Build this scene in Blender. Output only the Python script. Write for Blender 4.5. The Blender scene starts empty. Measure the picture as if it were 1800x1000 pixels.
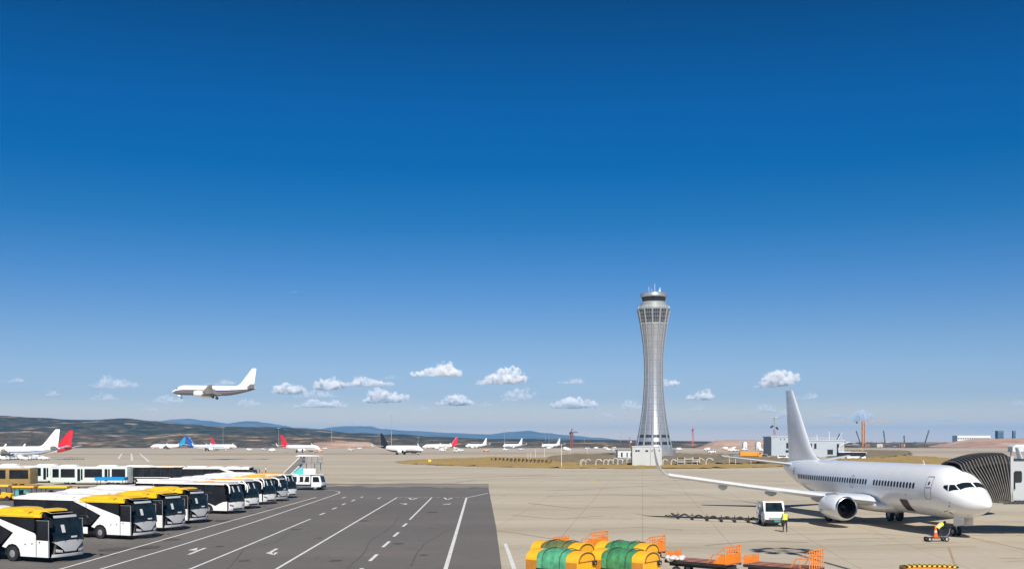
import bpy, bmesh, math, random
from mathutils import Vector, Matrix, noise
R = math.radians
PI = math.pi
random.seed(11)
scene = bpy.context.scene
COL = scene.collection

# ---------------------------------------------------------------- camera
F = 1870.0      # focal length in pixels of the 1800 px wide photograph
H = 7.0         # eye height above the apron
YH = 777.5      # horizon row in the photograph
cam_d = bpy.data.cameras.new('camera')
cam = bpy.data.objects.new('camera', cam_d)
COL.objects.link(cam)
cam.location = (0, 0, H)
cam.rotation_euler = (R(90), 0, 0)
cam_d.sensor_width = 36
cam_d.lens = F / 1800 * 36
cam_d.shift_y = (YH - 500) / 1800
cam_d.clip_start = 0.5
cam_d.clip_end = 120000
scene.camera = cam

# ---------------------------------------------------------------- sky, sun, exposure
HAZE_D = 7.2e-5
SUN_EL, SUN_AZ = R(39), R(6)      # azimuth: degrees to the right of straight behind the camera
sun_dir = Vector((math.sin(SUN_AZ) * math.cos(SUN_EL), -math.cos(SUN_AZ) * math.cos(SUN_EL), math.sin(SUN_EL)))
world = bpy.data.worlds.new('World')
scene.world = world
world.use_nodes = True
wn = world.node_tree
wn.nodes.clear()
w_out = wn.nodes.new('ShaderNodeOutputWorld')
w_bg = wn.nodes.new('ShaderNodeBackground')
w_sky = wn.nodes.new('ShaderNodeTexSky')
w_sky.sky_type = 'NISHITA'
w_sky.sun_disc = False
w_sky.sun_elevation = SUN_EL
w_sky.sun_rotation = math.atan2(sun_dir.x, sun_dir.y)
w_sky.altitude = 1900
w_sky.air_density = 1.0
w_sky.dust_density = 0.3
w_sky.ozone_density = 3.0
w_bg.inputs['Strength'].default_value = 0.10
# deep clear-air blue: the higher the purer (a polarised high-altitude sky, the same all the way round)
w_geo = wn.nodes.new('ShaderNodeTexCoord')
w_sep = wn.nodes.new('ShaderNodeSeparateXYZ')
w_ramp = wn.nodes.new('ShaderNodeValToRGB')
w_mul = wn.nodes.new('ShaderNodeMix')
w_mul.data_type = 'RGBA'
w_mul.blend_type = 'MULTIPLY'
w_mul.inputs['Factor'].default_value = 1.0
wn.links.new(w_geo.outputs['Generated'], w_sep.inputs[0])
wn.links.new(w_sep.outputs['Z'], w_ramp.inputs['Fac'])
wn.links.new(w_sky.outputs['Color'], w_mul.inputs['A'])
wn.links.new(w_ramp.outputs['Color'], w_mul.inputs['B'])
wn.links.new(w_mul.outputs['Result'], w_bg.inputs['Color'])
wn.links.new(w_bg.outputs[0], w_out.inputs['Surface'])
SKY_STOPS = [(0.0, (1.4703, 0.9294, 0.4354)), (0.007219063219261387, (1.4703, 0.9294, 0.4354)), (0.020049444980122042, (1.05, 0.7176, 0.4831)), (0.04140830422319408, (0.611, 0.5394, 0.5615)), (0.06802388813737772, (0.5552, 0.5492, 0.606)), (0.09449505149954882, (0.461, 0.5161, 0.598)), (0.1467882894040856, (0.2392, 0.4342, 0.6182)), (0.1978799024894667, (0.069, 0.3649, 0.5761)), (0.24740911886139974, (0.003, 0.3198, 0.5745)), (0.29507306639432956, (0.003, 0.3105, 0.6025)), (0.3406326742609157, (0.003, 0.2676, 0.5217)), (0.38391404742385266, (0.003, 0.2182, 0.4194)), (1.0, (0.0023, 0.1637, 0.3145))]
els = w_ramp.color_ramp.elements
els[0].position, els[0].color = SKY_STOPS[0][0], (*SKY_STOPS[0][1], 1)
els[1].position, els[1].color = SKY_STOPS[-1][0], (*SKY_STOPS[-1][1], 1)
for pos, c in SKY_STOPS[1:-1]:
    e = els.new(pos)
    e.color = (*c, 1)

sun_d = bpy.data.lights.new('sun', 'SUN')
sun_d.energy = 4.9
sun_d.angle = R(0.53)
sun_d.color = (1.0, 0.955, 0.88)
sun = bpy.data.objects.new('sun', sun_d)
COL.objects.link(sun)
sun.location = (30, -60, 80)
sun.rotation_euler = (-sun_dir).to_track_quat('-Z', 'Y').to_euler()

scene.view_settings.view_transform = 'Standard'
scene.view_settings.look = 'None'
scene.view_settings.gamma = 1
scene.view_settings.exposure = 0.35
scene.view_settings.use_curve_mapping = False
scene.cycles.volume_bounces = 14
scene.cycles.max_bounces = 16
scene.cycles.diffuse_bounces = 3
scene.cycles.glossy_bounces = 3
scene.cycles.use_denoising = True

# ---------------------------------------------------------------- helpers
def G(px, py):
    """ground point (X, Y) seen at a photograph pixel"""
    y = F * H / (py - YH)
    return ((px - 900) * y / F, y)
def X_at(px, y): return (px - 900) * y / F
def Z_at(py, y): return H - (py - YH) * y / F

MATS = {}
def mat(name, col, rough=0.5, metal=0.0, var=0.10, scale=2.0, bump=0.0, bscale=30.0, coat=0.0, dirt=None, dscale=1.2, spec=0.5, alpha=1.0):
    if name in MATS: return MATS[name]
    m = bpy.data.materials.new(name)
    m.use_nodes = True
    nt = m.node_tree
    b = nt.nodes['Principled BSDF']
    b.inputs['Roughness'].default_value = rough
    b.inputs['Metallic'].default_value = metal
    b.inputs['Specular IOR Level'].default_value = spec
    if coat: b.inputs['Coat Weight'].default_value = coat; b.inputs['Coat Roughness'].default_value = 0.08
    tc = nt.nodes.new('ShaderNodeTexCoord')
    n = nt.nodes.new('ShaderNodeTexNoise'); n.inputs['Scale'].default_value = scale; n.inputs['Detail'].default_value = 5
    nt.links.new(tc.outputs['Object'], n.inputs['Vector'])
    r = nt.nodes.new('ShaderNodeValToRGB')
    lo = tuple(max(0, c * (1 - var)) for c in col); hi = tuple(min(1, c * (1 + var)) for c in col)
    r.color_ramp.elements[0].position = 0.3; r.color_ramp.elements[0].color = (*lo, 1)
    r.color_ramp.elements[1].position = 0.7; r.color_ramp.elements[1].color = (*hi, 1)
    nt.links.new(n.outputs['Fac'], r.inputs['Fac'])
    last = r.outputs['Color']
    if dirt:
        n2 = nt.nodes.new('ShaderNodeTexNoise'); n2.inputs['Scale'].default_value = dscale; n2.inputs['Detail'].default_value = 8; n2.inputs['Roughness'].default_value = 0.7
        nt.links.new(tc.outputs['Object'], n2.inputs['Vector'])
        r2 = nt.nodes.new('ShaderNodeValToRGB')
        r2.color_ramp.elements[0].position = 0.5; r2.color_ramp.elements[0].color = (0, 0, 0, 1)
        r2.color_ramp.elements[1].position = 0.78; r2.color_ramp.elements[1].color = (dirt[3],) * 3 + (1,)
        nt.links.new(n2.outputs['Fac'], r2.inputs['Fac'])
        mx = nt.nodes.new('ShaderNodeMix'); mx.data_type = 'RGBA'
        nt.links.new(r2.outputs['Color'], mx.inputs['Factor'])
        nt.links.new(last, mx.inputs['A']); mx.inputs['B'].default_value = (*dirt[:3], 1)
        last = mx.outputs['Result']
        mr = nt.nodes.new('ShaderNodeMapRange'); mr.inputs['To Min'].default_value = rough; mr.inputs['To Max'].default_value = min(1, rough + 0.3)
        nt.links.new(r2.outputs['Color'], mr.inputs['Value']); nt.links.new(mr.outputs[0], b.inputs['Roughness'])
    nt.links.new(last, b.inputs['Base Color'])
    if bump:
        n3 = nt.nodes.new('ShaderNodeTexNoise'); n3.inputs['Scale'].default_value = bscale; n3.inputs['Detail'].default_value = 4
        nt.links.new(tc.outputs['Object'], n3.inputs['Vector'])
        bp = nt.nodes.new('ShaderNodeBump'); bp.inputs['Strength'].default_value = bump; bp.inputs['Distance'].default_value = 0.05
        nt.links.new(n3.outputs['Fac'], bp.inputs['Height']); nt.links.new(bp.outputs[0], b.inputs['Normal'])
    MATS[name] = m
    return m

def smoothstep(t):
    t = max(0.0, min(1.0, t)); return t * t * (3 - 2 * t)
def lerp(a, b, t): return a + (b - a) * t

class MB:
    """collects shapes and links them as one mesh object"""
    def __init__(s): s.v = []; s.f = []; s.m = []
    def add(s, vs, fs, mi=0, M=None):
        o = len(s.v)
        s.v += [tuple(M @ Vector(p)) if M else tuple(p) for p in vs]
        s.f += [tuple(i + o for i in f) for f in fs]; s.m += [mi] * len(fs)
        return s
    def box(s, x0, x1, y0, y1, z0, z1, mi=0, M=None):
        return s.add([(x, y, z) for x in (x0, x1) for y in (y0, y1) for z in (z0, z1)],
                     [(0, 1, 3, 2), (4, 6, 7, 5), (0, 4, 5, 1), (2, 3, 7, 6), (0, 2, 6, 4), (1, 5, 7, 3)], mi, M)
    def beam(s, p, q, w, h=None, mi=0):
        p, q = Vector(p), Vector(q); d = q - p; L = d.length
        if L < 1e-6: return s
        h = h or w
        z = d / L; up = Vector((0, 0, 1)) if abs(z.z) < 0.95 else Vector((0, 1, 0))
        x = up.cross(z).normalized(); y = z.cross(x)
        M = Matrix((( x.x, y.x, z.x, p.x), (x.y, y.y, z.y, p.y), (x.z, y.z, z.z, p.z), (0, 0, 0, 1)))
        return s.box(-w / 2, w / 2, -h / 2, h / 2, 0, L, mi, M)
    def tube(s, pts, r, n=8, mi=0, cap=True, closed=False):
        pts = [Vector(p) for p in pts]; k = len(pts); rings = []
        prev = None
        for i, p in enumerate(pts):
            a = pts[i - 1] if (i > 0 or closed) else p
            c = pts[(i + 1) % k] if (i < k - 1 or closed) else p
            d = (c - a).normalized()
            if prev is None:
                up = Vector((0, 0, 1)) if abs(d.z) < 0.9 else Vector((1, 0, 0))
                x = up.cross(d).normalized()
            else:
                x = (prev - d * prev.dot(d)).normalized()
            prev = x; y = d.cross(x)
            rr = r[i] if isinstance(r, (list, tuple)) else r
            rings.append([p + (x * math.cos(t) + y * math.sin(t)) * rr for t in (2 * PI * j / n for j in range(n))])
        if closed: rings.append(rings[0])
        return s.loft(rings, mi=mi, caps=cap and not closed)
    def loft(s, rings, mi=0, caps=True, closed=True, M=None):
        n = len(rings[0]); vs = [p for r in rings for p in r]; fs = []
        for i in range(len(rings) - 1):
            for j in range(n if closed else n - 1):
                a = i * n + j; b = i * n + (j + 1) % n
                fs.append((a, b, b + n, a + n))
        if caps:
            fs.append(tuple(range(n))[::-1]); fs.append(tuple(range((len(rings) - 1) * n, len(rings) * n)))
        return s.add(vs, fs, mi, M)
    def lathe(s, prof, n=24, mi=0, M=None, caps=True):
        """prof: (r, z) pairs round the local z axis"""
        return s.loft([[(r * math.cos(2 * PI * j / n), r * math.sin(2 * PI * j / n), z) for j in range(n)] for r, z in prof], mi, caps, True, M)
    def prism(s, poly, a, b, plane='xz', mi=0, M=None):
        f = {'xz': lambda p, t: (p[0], t, p[1]), 'xy': lambda p, t: (p[0], p[1], t), 'yz': lambda p, t: (t, p[0], p[1])}[plane]
        n = len(poly)
        vs = [f(p, a) for p in poly] + [f(p, b) for p in poly]
        fs = [tuple(range(n))[::-1], tuple(range(n, 2 * n))] + [(i, (i + 1) % n, n + (i + 1) % n, n + i) for i in range(n)]
        return s.add(vs, fs, mi, M)
    def grid(s, fn, nu, nv, mi=0):
        vs = [fn(i / nu, j / nv) for i in range(nu + 1) for j in range(nv + 1)]
        fs = [(i * (nv + 1) + j, (i + 1) * (nv + 1) + j, (i + 1) * (nv + 1) + j + 1, i * (nv + 1) + j + 1) for i in range(nu) for j in range(nv)]
        return s.add(vs, fs, mi)
    def sphere(s, c, r, n=12, mi=0):
        rx, ry, rz = r if isinstance(r, (tuple, list)) else (r, r, r)
        rings = []
        for i in range(n // 2 + 1):
            a = -PI / 2 + PI * i / (n // 2); q = max(0.02, math.cos(a))
            rings.append([(c[0] + rx * q * math.cos(2 * PI * j / n), c[1] + ry * q * math.sin(2 * PI * j / n), c[2] + rz * math.sin(a)) for j in range(n)])
        return s.loft(rings, mi)
    def mesh(s, name, mats, smooth=None, bevel=0.0, seg=1, recalc=True):
        me = bpy.data.meshes.new(name)
        me.from_pydata([tuple(v) for v in s.v], [], s.f)
        for m in (mats if isinstance(mats, (list, tuple)) else [mats]): me.materials.append(m)
        me.polygons.foreach_set('material_index', s.m)
        bm = bmesh.new(); bm.from_mesh(me)
        if recalc: bmesh.ops.recalc_face_normals(bm, faces=bm.faces)
        if bevel:
            es = [e for e in bm.edges if len(e.link_faces) == 2 and e.calc_face_angle(0) > R(28)]
            bmesh.ops.bevel(bm, geom=es, offset=bevel, offset_type='OFFSET', segments=seg, affect='EDGES', profile=0.6, clamp_overlap=True)
        if smooth is not None or bevel:
            a = R(smooth if smooth is not None else 40)
            for f in bm.faces: f.smooth = True
            for e in bm.edges:
                if len(e.link_faces) != 2 or e.calc_face_angle(0) > a: e.smooth = False
        bm.to_mesh(me); bm.free()
        return me
    def build(s, name, mats, parent=None, **k):
        return put(name, s.mesh(name, mats, **k), parent)

def put(name, me, parent=None, loc=None, rz=None):
    o = bpy.data.objects.new(name, me)
    COL.objects.link(o)
    if parent: o.parent = parent
    if loc: o.location = loc
    if rz is not None: o.rotation_euler = (0, 0, rz)
    return o
def tag(o, label=None, cat=None, group=None, kind=None):
    if label: o['label'] = label
    if cat: o['category'] = cat
    if group: o['group'] = group
    if kind: o['kind'] = kind
    return o
def thing(name, label, cat, loc, rz=0.0, group=None):
    o = bpy.data.objects.new(name, None); COL.objects.link(o)
    o.empty_display_size = 0.3
    o.location = loc; o.rotation_euler = (0, 0, rz)
    return tag(o, label, cat, group)
def copy_tree(o, parent=None):
    c = o.copy(); COL.objects.link(c)
    if parent: c.parent = parent
    for ch in list(o.children): copy_tree(ch, c)
    return c
def place_copy(src, loc, rz, label, group=None, scale=None):
    c = copy_tree(src); c.location = loc; c.rotation_euler = (0, 0, rz); c['label'] = label
    if group: c['group'] = group
    if scale: c.scale = (scale,) * 3
    return c

# ---------------------------------------------------------------- common materials
WHITE = mat('white_paint', (0.78, 0.78, 0.77), 0.32, var=0.03, coat=0.3, dirt=(0.5, 0.47, 0.42, 0.25), dscale=0.9)
PLANE_W = mat('aircraft_white', (0.86, 0.87, 0.88), 0.26, var=0.025, scale=0.6, coat=0.5, dirt=(0.66, 0.66, 0.65, 0.25), dscale=0.45)
PLANE_G = mat('aircraft_grey', (0.50, 0.53, 0.56), 0.35, var=0.06, scale=0.6, dirt=(0.3, 0.3, 0.31, 0.3), dscale=0.7)
METAL = mat('bare_metal', (0.72, 0.73, 0.75), 0.28, 1.0, var=0.06)
STEEL = mat('galvanised_steel', (0.46, 0.48, 0.50), 0.45, 0.7, var=0.12)
DARKM = mat('dark_metal', (0.035, 0.035, 0.038), 0.5, 0.3, var=0.2)
BLACK = mat('black_plastic', (0.012, 0.012, 0.013), 0.45, var=0.2)
RUBBER = mat('tyre_rubber', (0.018, 0.018, 0.019), 0.8, var=0.25, bump=0.2)
GLASS = mat('dark_glass', (0.010, 0.016, 0.020), 0.06, var=0.2, spec=0.7)
SCREEN = mat('windscreen_glass', (0.010, 0.018, 0.023), 0.08, var=0.6, scale=1.6, spec=0.35)
GREY = mat('light_grey_paint', (0.55, 0.57, 0.58), 0.45, var=0.05, dirt=(0.35, 0.33, 0.3, 0.3))
MIDGREY = mat('mid_grey_paint', (0.22, 0.23, 0.24), 0.5, var=0.1)
RED = mat('red_paint', (0.62, 0.012, 0.022), 0.35, var=0.06, coat=0.3)
BLUE = mat('blue_paint', (0.010, 0.085, 0.34), 0.35, var=0.06, coat=0.3)
SKYBLUE = mat('sky_blue_paint', (0.015, 0.24, 0.52), 0.4, var=0.1)
NAVY = mat('navy_paint', (0.02, 0.015, 0.12), 0.4, var=0.06)
YELLOW = mat('bus_yellow', (0.83, 0.50, 0.008), 0.38, var=0.05, coat=0.25, dirt=(0.5, 0.32, 0.08, 0.3))
ORANGE = mat('dolly_orange', (0.78, 0.22, 0.016), 0.5, var=0.10, dirt=(0.30, 0.12, 0.05, 0.6), dscale=2.2)
CARTY = mat('cart_yellow', (0.83, 0.42, 0.018), 0.48, var=0.08, dirt=(0.42, 0.22, 0.06, 0.5), dscale=2.0)
# ---------------------------------------------------------------- ground
def ground_mat(name, c1, c2, c3, s1, s2, stretch=1.0, rough=0.9, fine=0.0, fscale=25, cracks=None):
    m = bpy.data.materials.new(name); m.use_nodes = True
    nt = m.node_tree; b = nt.nodes['Principled BSDF']; b.inputs['Roughness'].default_value = rough
    b.inputs['Specular IOR Level'].default_value = 0.25
    tc = nt.nodes.new('ShaderNodeTexCoord'); mp = nt.nodes.new('ShaderNodeMapping')
    mp.inputs['Scale'].default_value = (1 / stretch, 1, 1)
    nt.links.new(tc.outputs['Object'], mp.inputs['Vector'])
    def noise_ramp(scale, p0, p1, detail=7, vec=mp.outputs['Vector'], rgh=0.6):
        n = nt.nodes.new('ShaderNodeTexNoise'); n.inputs['Scale'].default_value = scale; n.inputs['Detail'].default_value = detail; n.inputs['Roughness'].default_value = rgh
        nt.links.new(vec, n.inputs['Vector'])
        r = nt.nodes.new('ShaderNodeMapRange'); r.inputs['From Min'].default_value = p0; r.inputs['From Max'].default_value = p1
        nt.links.new(n.outputs['Fac'], r.inputs['Value'])
        return r.outputs[0]
    def mix(fac, a, bb, mode='MIX'):
        x = nt.nodes.new('ShaderNodeMix'); x.data_type = 'RGBA'; x.blend_type = mode
        for i, val in (('Factor', fac), ('A', a), ('B', bb)):
            if isinstance(val, (tuple, float)):
                x.inputs[i].default_value = val if isinstance(val, float) else (*val, 1)
            else: nt.links.new(val, x.inputs[i])
        return x.outputs['Result']
    c = mix(noise_ramp(s1, 0.35, 0.65), c1, c2)
    c = mix(noise_ramp(s2, 0.52, 0.75), c, c3)
    if fine:
        f = noise_ramp(fscale, 0.25, 0.75, 4, tc.outputs['Object'])
        g = mix(f, (1 - fine,) * 3, (1 + fine,) * 3)
        c = mix(1.0, c, g, 'MULTIPLY')
    if cracks:      # slab joints: (slab size, joint width, joint colour)
        bk = nt.nodes.new('ShaderNodeTexBrick'); bk.offset = 0.0; bk.inputs['Scale'].default_value = 1.0
        bk.inputs['Brick Width'].default_value = cracks[0]; bk.inputs['Row Height'].default_value = cracks[0]; bk.inputs['Mortar Size'].default_value = cracks[1]; bk.inputs['Mortar Smooth'].default_value = 0.3
        mp2 = nt.nodes.new('ShaderNodeMapping'); mp2.inputs['Rotation'].default_value = (0, 0, R(7)); nt.links.new(tc.outputs['Object'], mp2.inputs['Vector']); nt.links.new(mp2.outputs[0], bk.inputs['Vector'])
        sp = noise_ramp(0.35, 0.60, 0.72, 6, tc.outputs['Object'], 0.7)
        c = mix(sp, c, mix(1.0, c, (0.80, 0.79, 0.78), 'MULTIPLY'))
        vs = nt.nodes.new('ShaderNodeMix'); vs.data_type = 'RGBA'; vs.blend_type = 'MULTIPLY'; vs.inputs['Factor'].default_value = 1.0
        tone = nt.nodes.new('ShaderNodeMix'); tone.data_type = 'RGBA'; nt.links.new(bk.outputs['Fac'], tone.inputs['Factor']); tone.inputs['A'].default_value = (1, 1, 1, 1); tone.inputs['B'].default_value = (*cracks[2], 1)
        nt.links.new(c, vs.inputs['A']); nt.links.new(tone.outputs['Result'], vs.inputs['B']); c = vs.outputs['Result']
    nt.links.new(c, b.inputs['Base Color'])
    n3 = nt.nodes.new('ShaderNodeTexNoise'); n3.inputs['Scale'].default_value = fscale; n3.inputs['Detail'].default_value = 5
    nt.links.new(tc.outputs['Object'], n3.inputs['Vector'])
    bp = nt.nodes.new('ShaderNodeBump'); bp.inputs['Strength'].default_value = 0.25; bp.inputs['Distance'].default_value = 0.02
    nt.links.new(n3.outputs['Fac'], bp.inputs['Height']); nt.links.new(bp.outputs[0], b.inputs['Normal'])
    return m

M_EARTH = ground_mat('dry_earth', (0.36, 0.27, 0.18), (0.44, 0.35, 0.25), (0.50, 0.43, 0.34), 0.004, 0.012, 5.0, fine=0.12, fscale=0.15)
M_CONC = ground_mat('apron_concrete', (0.425, 0.362, 0.268), (0.515, 0.452, 0.352), (0.345, 0.288, 0.205), 0.05, 0.11, 5.0, rough=0.85, fine=0.05, fscale=1.3, cracks=(6.0, 0.035, (0.72, 0.69, 0.66)))
M_FARC = ground_mat('far_concrete', (0.41, 0.35, 0.265), (0.50, 0.435, 0.34), (0.44, 0.34, 0.23), 0.01, 0.02, 8.0, fine=0.08, fscale=0.2)
M_ASPH = ground_mat('asphalt', (0.136, 0.124, 0.113), (0.156, 0.143, 0.131), (0.178, 0.152, 0.138), 0.05, 0.10, 2.0, rough=0.88, fine=0.12, fscale=2.5, cracks=(26.0, 0.03, (0.62, 0.6, 0.58)))
M_PAINT = ground_mat('road_paint', (0.66, 0.65, 0.62), (0.74, 0.73, 0.70), (0.42, 0.40, 0.38), 0.8, 2.2, 1.0, rough=0.7, fine=0.1, fscale=8)
M_YPAINT = ground_mat('faded_guide_and_shadow_paint', (0.36, 0.26, 0.14), (0.42, 0.30, 0.16), (0.40, 0.35, 0.28), 0.5, 1.2, 1.0, rough=0.8, fine=0.1, fscale=8)
M_RPAINT = ground_mat('faded_red_paint', (0.55, 0.20, 0.15), (0.55, 0.26, 0.20), (0.48, 0.36, 0.29), 0.5, 1.2, 1.0, rough=0.8, fine=0.1, fscale=8)
M_SEAL = ground_mat('joint_sealant', (0.13, 0.10, 0.08), (0.17, 0.13, 0.10), (0.24, 0.20, 0.16), 0.3, 0.8, 1.0, rough=0.8)
M_STAIN = ground_mat('tyre_marks', (0.24, 0.20, 0.155), (0.31, 0.26, 0.20), (0.44, 0.38, 0.29), 0.12, 0.25, 6.0, rough=0.85)
M_GRASS = ground_mat('dry_grass', (0.33, 0.215, 0.062), (0.40, 0.275, 0.10), (0.22, 0.155, 0.058), 0.06, 0.12, 3.0, rough=1.0, fine=0.28, fscale=1.2)
M_SCRUB = ground_mat('scrubby_soil', (0.20, 0.155, 0.09), (0.26, 0.205, 0.13), (0.13, 0.11, 0.055), 0.08, 0.15, 3.0, rough=1.0, fine=0.3, fscale=0.9)
M_REDSOIL = ground_mat('red_soil', (0.36, 0.21, 0.145), (0.48, 0.35, 0.26), (0.27, 0.135, 0.09), 0.035, 0.06, 4.0, rough=1.0, fine=0.25, fscale=0.08)

def sheet(name, pts, z, m, parent=None, kind='structure'):
    mb = MB(); mb.add([(x, y, z) for x, y in pts], [tuple(range(len(pts)))])
    o = mb.build(name, m, parent, recalc=False)
    if o.data.polygons[0].normal.z < 0: o.data.flip_normals()
    if kind and not parent: o['kind'] = kind
    return o
S = 20000
ground = sheet('ground', [(-S, -S), (S, -S), (S, S), (-S, S)], -0.05, M_EARTH)
apron = sheet('concrete_apron', [(-420, -60), (420, -60), (420, 620), (250, 640), (-420, 560)], 0.0, M_CONC)
# far taxiways and stands beyond the grass
sheet('far_taxiway', [(-900, 565), (-200, 700), (300, 900), (1300, 930), (1300, 1330), (-400, 1330), (-1100, 1000)], -0.03, M_FARC)
sheet('asphalt_road', [(-150, 15), (0.9, 15), G(882, 1000), G(872, 925), G(858, 853.5)] + [(lerp(X_at(858, 172), -70, q / 60), 171 + 5 * noise.noise((q * .35, 2.2, 0)) + 2.5 * noise.noise((q * 1.3, 7.2, 0))) for q in range(1, 61)] + [(-150, 168)], 0.004, M_ASPH)
asphalt = bpy.data.objects['asphalt_road']

def stripe(name, pxs, w, m=M_PAINT, parent=None, z=0.009):
    """painted line through photograph pixels lying on the ground"""
    pts = [Vector((*G(*p), 0)) for p in pxs]
    mb = MB(); L = []; Rr = []
    for i, p in enumerate(pts):
        a = pts[max(0, i - 1)]; c = pts[min(len(pts) - 1, i + 1)]
        d = (c - a).normalized(); n = Vector((-d.y, d.x, 0))
        L.append(p + n * w / 2); Rr.append(p - n * w / 2)
    k = len(pts)
    mb.add([(p.x, p.y, z) for p in L + Rr], [(i, i + 1, k + i + 1, k + i) for i in range(k - 1)])
    o = mb.build(name, m, parent, recalc=False)
    for pl in o.data.polygons:
        if pl.normal.z < 0: o.data.flip_normals(); break
    return o
line = lambda pxs, w=0.17, name='lane_line': stripe(name, pxs, w, M_PAINT, asphalt)
line([(60, 1013), (105, 1000), (320, 938.5), (500, 889), (556, 873.5)])
line([(132, 1013), (176, 1000), (320, 957), (450, 916), (560, 879), (588, 869.5), (596, 866.2), (597, 864), (590, 862.2), (572, 861), (550, 860.3)])
line([(300, 1013), (333, 1000), (440, 956), (546, 911.5)])
line([(462, 1013), (485, 1000), (600, 932), (698, 874)])
line([(720, 913), (740, 893), (759, 874)])
line([(779, 1013), (783, 1000), (802, 936), (820, 874.5)], 0.24)
line([(820, 874.5), (858, 866.3)], 0.2)
for a, b in (((562, 904.5), (571, 901)), ((584, 894.5), (592, 891.5)), ((601, 887), (607, 884.5)), ((618, 880.5), (624, 877.8)), ((634, 874), (638, 872.4)),
             ((601, 875), (608, 873)), ((664, 876), (669, 874))):
    line([a, b], 0.22, 'lane_dash')
for a, b in (((650, 985.5), (663, 973.5)), ((673, 961), (684.5, 951)), ((692, 942.5), (700.5, 935)), ((708, 925), (715, 919.5)), ((625, 1008), (637, 998))):
    line([a, b], 0.22, 'lane_dash')
for i in range(11):
    x = 700 + i * 11.2
    line([(x, 873.8), (x + 6.5, 873.8)], 0.25, 'stop_line_dash')
# turn arrows on the lanes
def arrow(pxs_shaft, pxs_head):
    line(pxs_shaft, 0.22, 'arrow_shaft')
    mb = MB(); mb.add([(*G(*p), 0.0095) for p in pxs_head], [tuple(range(len(pxs_head)))])
    o = mb.build('arrow_head', M_PAINT, asphalt, recalc=False)
    if o.data.polygons[0].normal.z < 0: o.data.flip_normals()
arrow([(332, 974), (346, 968.3), (361, 962.5)], [(330, 966.5), (348, 962), (345, 967)])
arrow([(487, 963.5), (474, 971)], [(467, 971.5), (478, 968.4), (480, 974.5)])
line([(474, 971), (481, 974.7), (486, 970.5)], 0.25, 'arrow_shaft')
arrow([(704, 884.2), (712, 885.2)], [(708, 886.4), (714, 884), (716, 886)])
arrow([(779, 886.6), (787, 885)], [(785, 886.2), (792, 884.3), (791, 886)])
for x in (726, 788):
    line([(x - 7, 874.6), (x - 2, 877.6)], 0.25, 'give_way_mark'); line([(x - 2, 877.6), (x + 7, 875)], 0.25, 'give_way_mark')
line([(718, 915.8), (770, 921), (803, 926.8)], 0.13, 'joint_line'); bpy.data.objects['joint_line'].data.materials[0] = M_SEAL
# oil stains where the buses stand and turn
M_OIL = ground_mat('oil_stain', (0.070, 0.062, 0.056), (0.105, 0.094, 0.086), (0.13, 0.118, 0.108), 0.6, 1.0, 1.0, rough=0.6, fine=0.1, fscale=3)
ro = random.Random(9)
for px_, row_, sz in ((205, 965, 1.1), (258, 962, .8), (300, 948, .7), (395, 915, .9), (447, 902, .6), (190, 975, .5), (480, 893, .7), (385, 960, .35), (520, 930, .4), (640, 915, .5), (700, 955, .4), (760, 900, .6), (590, 985, .4), (430, 985, .35), (745, 975, .3), (560, 945, .3)):
    gx, gy = G(px_, row_); mb = MB(); pts_ = [(gx + sz * (1 + .5 * noise.noise((k * .9, px_, 1))) * math.cos(2 * PI * k / 18), gy + 1.5 * sz * (1 + .5 * noise.noise((k * .9, px_, 5))) * math.sin(2 * PI * k / 18), .0065) for k in range(18)]
    mb.add(pts_, [tuple(range(18))]); o = mb.build('oil_stain', M_OIL, asphalt, recalc=False)
    if o.data.polygons[0].normal.z < 0: o.data.flip_normals()
for pxs in ([(610, 1000), (640, 972), (650, 950), (690, 925), (705, 900)], [(400, 1000), (430, 965), (480, 955), (520, 930)], [(720, 995), (745, 955), (790, 930), (850, 925)], [(540, 880), (600, 886), (660, 880), (760, 884)]):
    q = []
    for a_, b_ in zip(pxs, pxs[1:]):
        for k in range(5): q.append((lerp(a_[0], b_[0], k / 5) + ro.uniform(-1.5, 1.5), lerp(a_[1], b_[1], k / 5) + ro.uniform(-.6, .6)))
    stripe('sealed_crack', q, .055, M_OIL, asphalt, .007)
# marks on the concrete
cl = lambda name, pxs, w, m: stripe(name, pxs, w, m, apron, 0.0085)
cl('sealed_joint', [(868, 932), (900, 935.5), (960, 945), (1040, 955)], 0.10, M_SEAL)
cl('stand_line', [(888, 955), (893, 968), (904, 1000), (908, 1013)], 0.24, M_PAINT)
for k in range(4):
    cl('stand_line', [(893 + 3.5 * k, 957 + 10 * k), (925, 954 + 11 * k)], 0.10, M_PAINT)
cl('red_mark', [(1094, 912.5), (1111, 912.8)], 0.35, M_RPAINT)
cl('yellow_mark', [(1038, 843.5), (1050, 845.5)], 1.0, mat('yellow_marking', (0.62, 0.42, 0.05), 0.8, var=0.3, scale=1.5))
for pxs, w in (([(1540, 938), (1600, 942), (1640, 944.5)], .16), ([(1540, 946), (1650, 944), (1700, 941), (1790, 941)], .14), ([(1540, 957), (1620, 955.5), (1680, 953)], .16),
               ([(1606, 962.6), (1715, 960.4)], .2), ([(1707, 944), (1760, 956), (1830, 972)], .18), ([(1790, 940), (1830, 946)], .2), ([(1668, 962), (1676, 985), (1682, 1000)], .12),
               ([(1757, 981.2), (1830, 980)], .16), ([(1770, 985.8), (1830, 984.6)], .18), ([(1760, 915), (1830, 918)], .14), ([(1378, 938.6), (1440, 938.2), (1545, 936)], .12),  # first two strips here are painted mast shadows, not guide lines
               ([(1450, 947.6), (1545, 944.8)], .18)):
    cl('guide_and_shadow_line', pxs, w, M_YPAINT)
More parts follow.
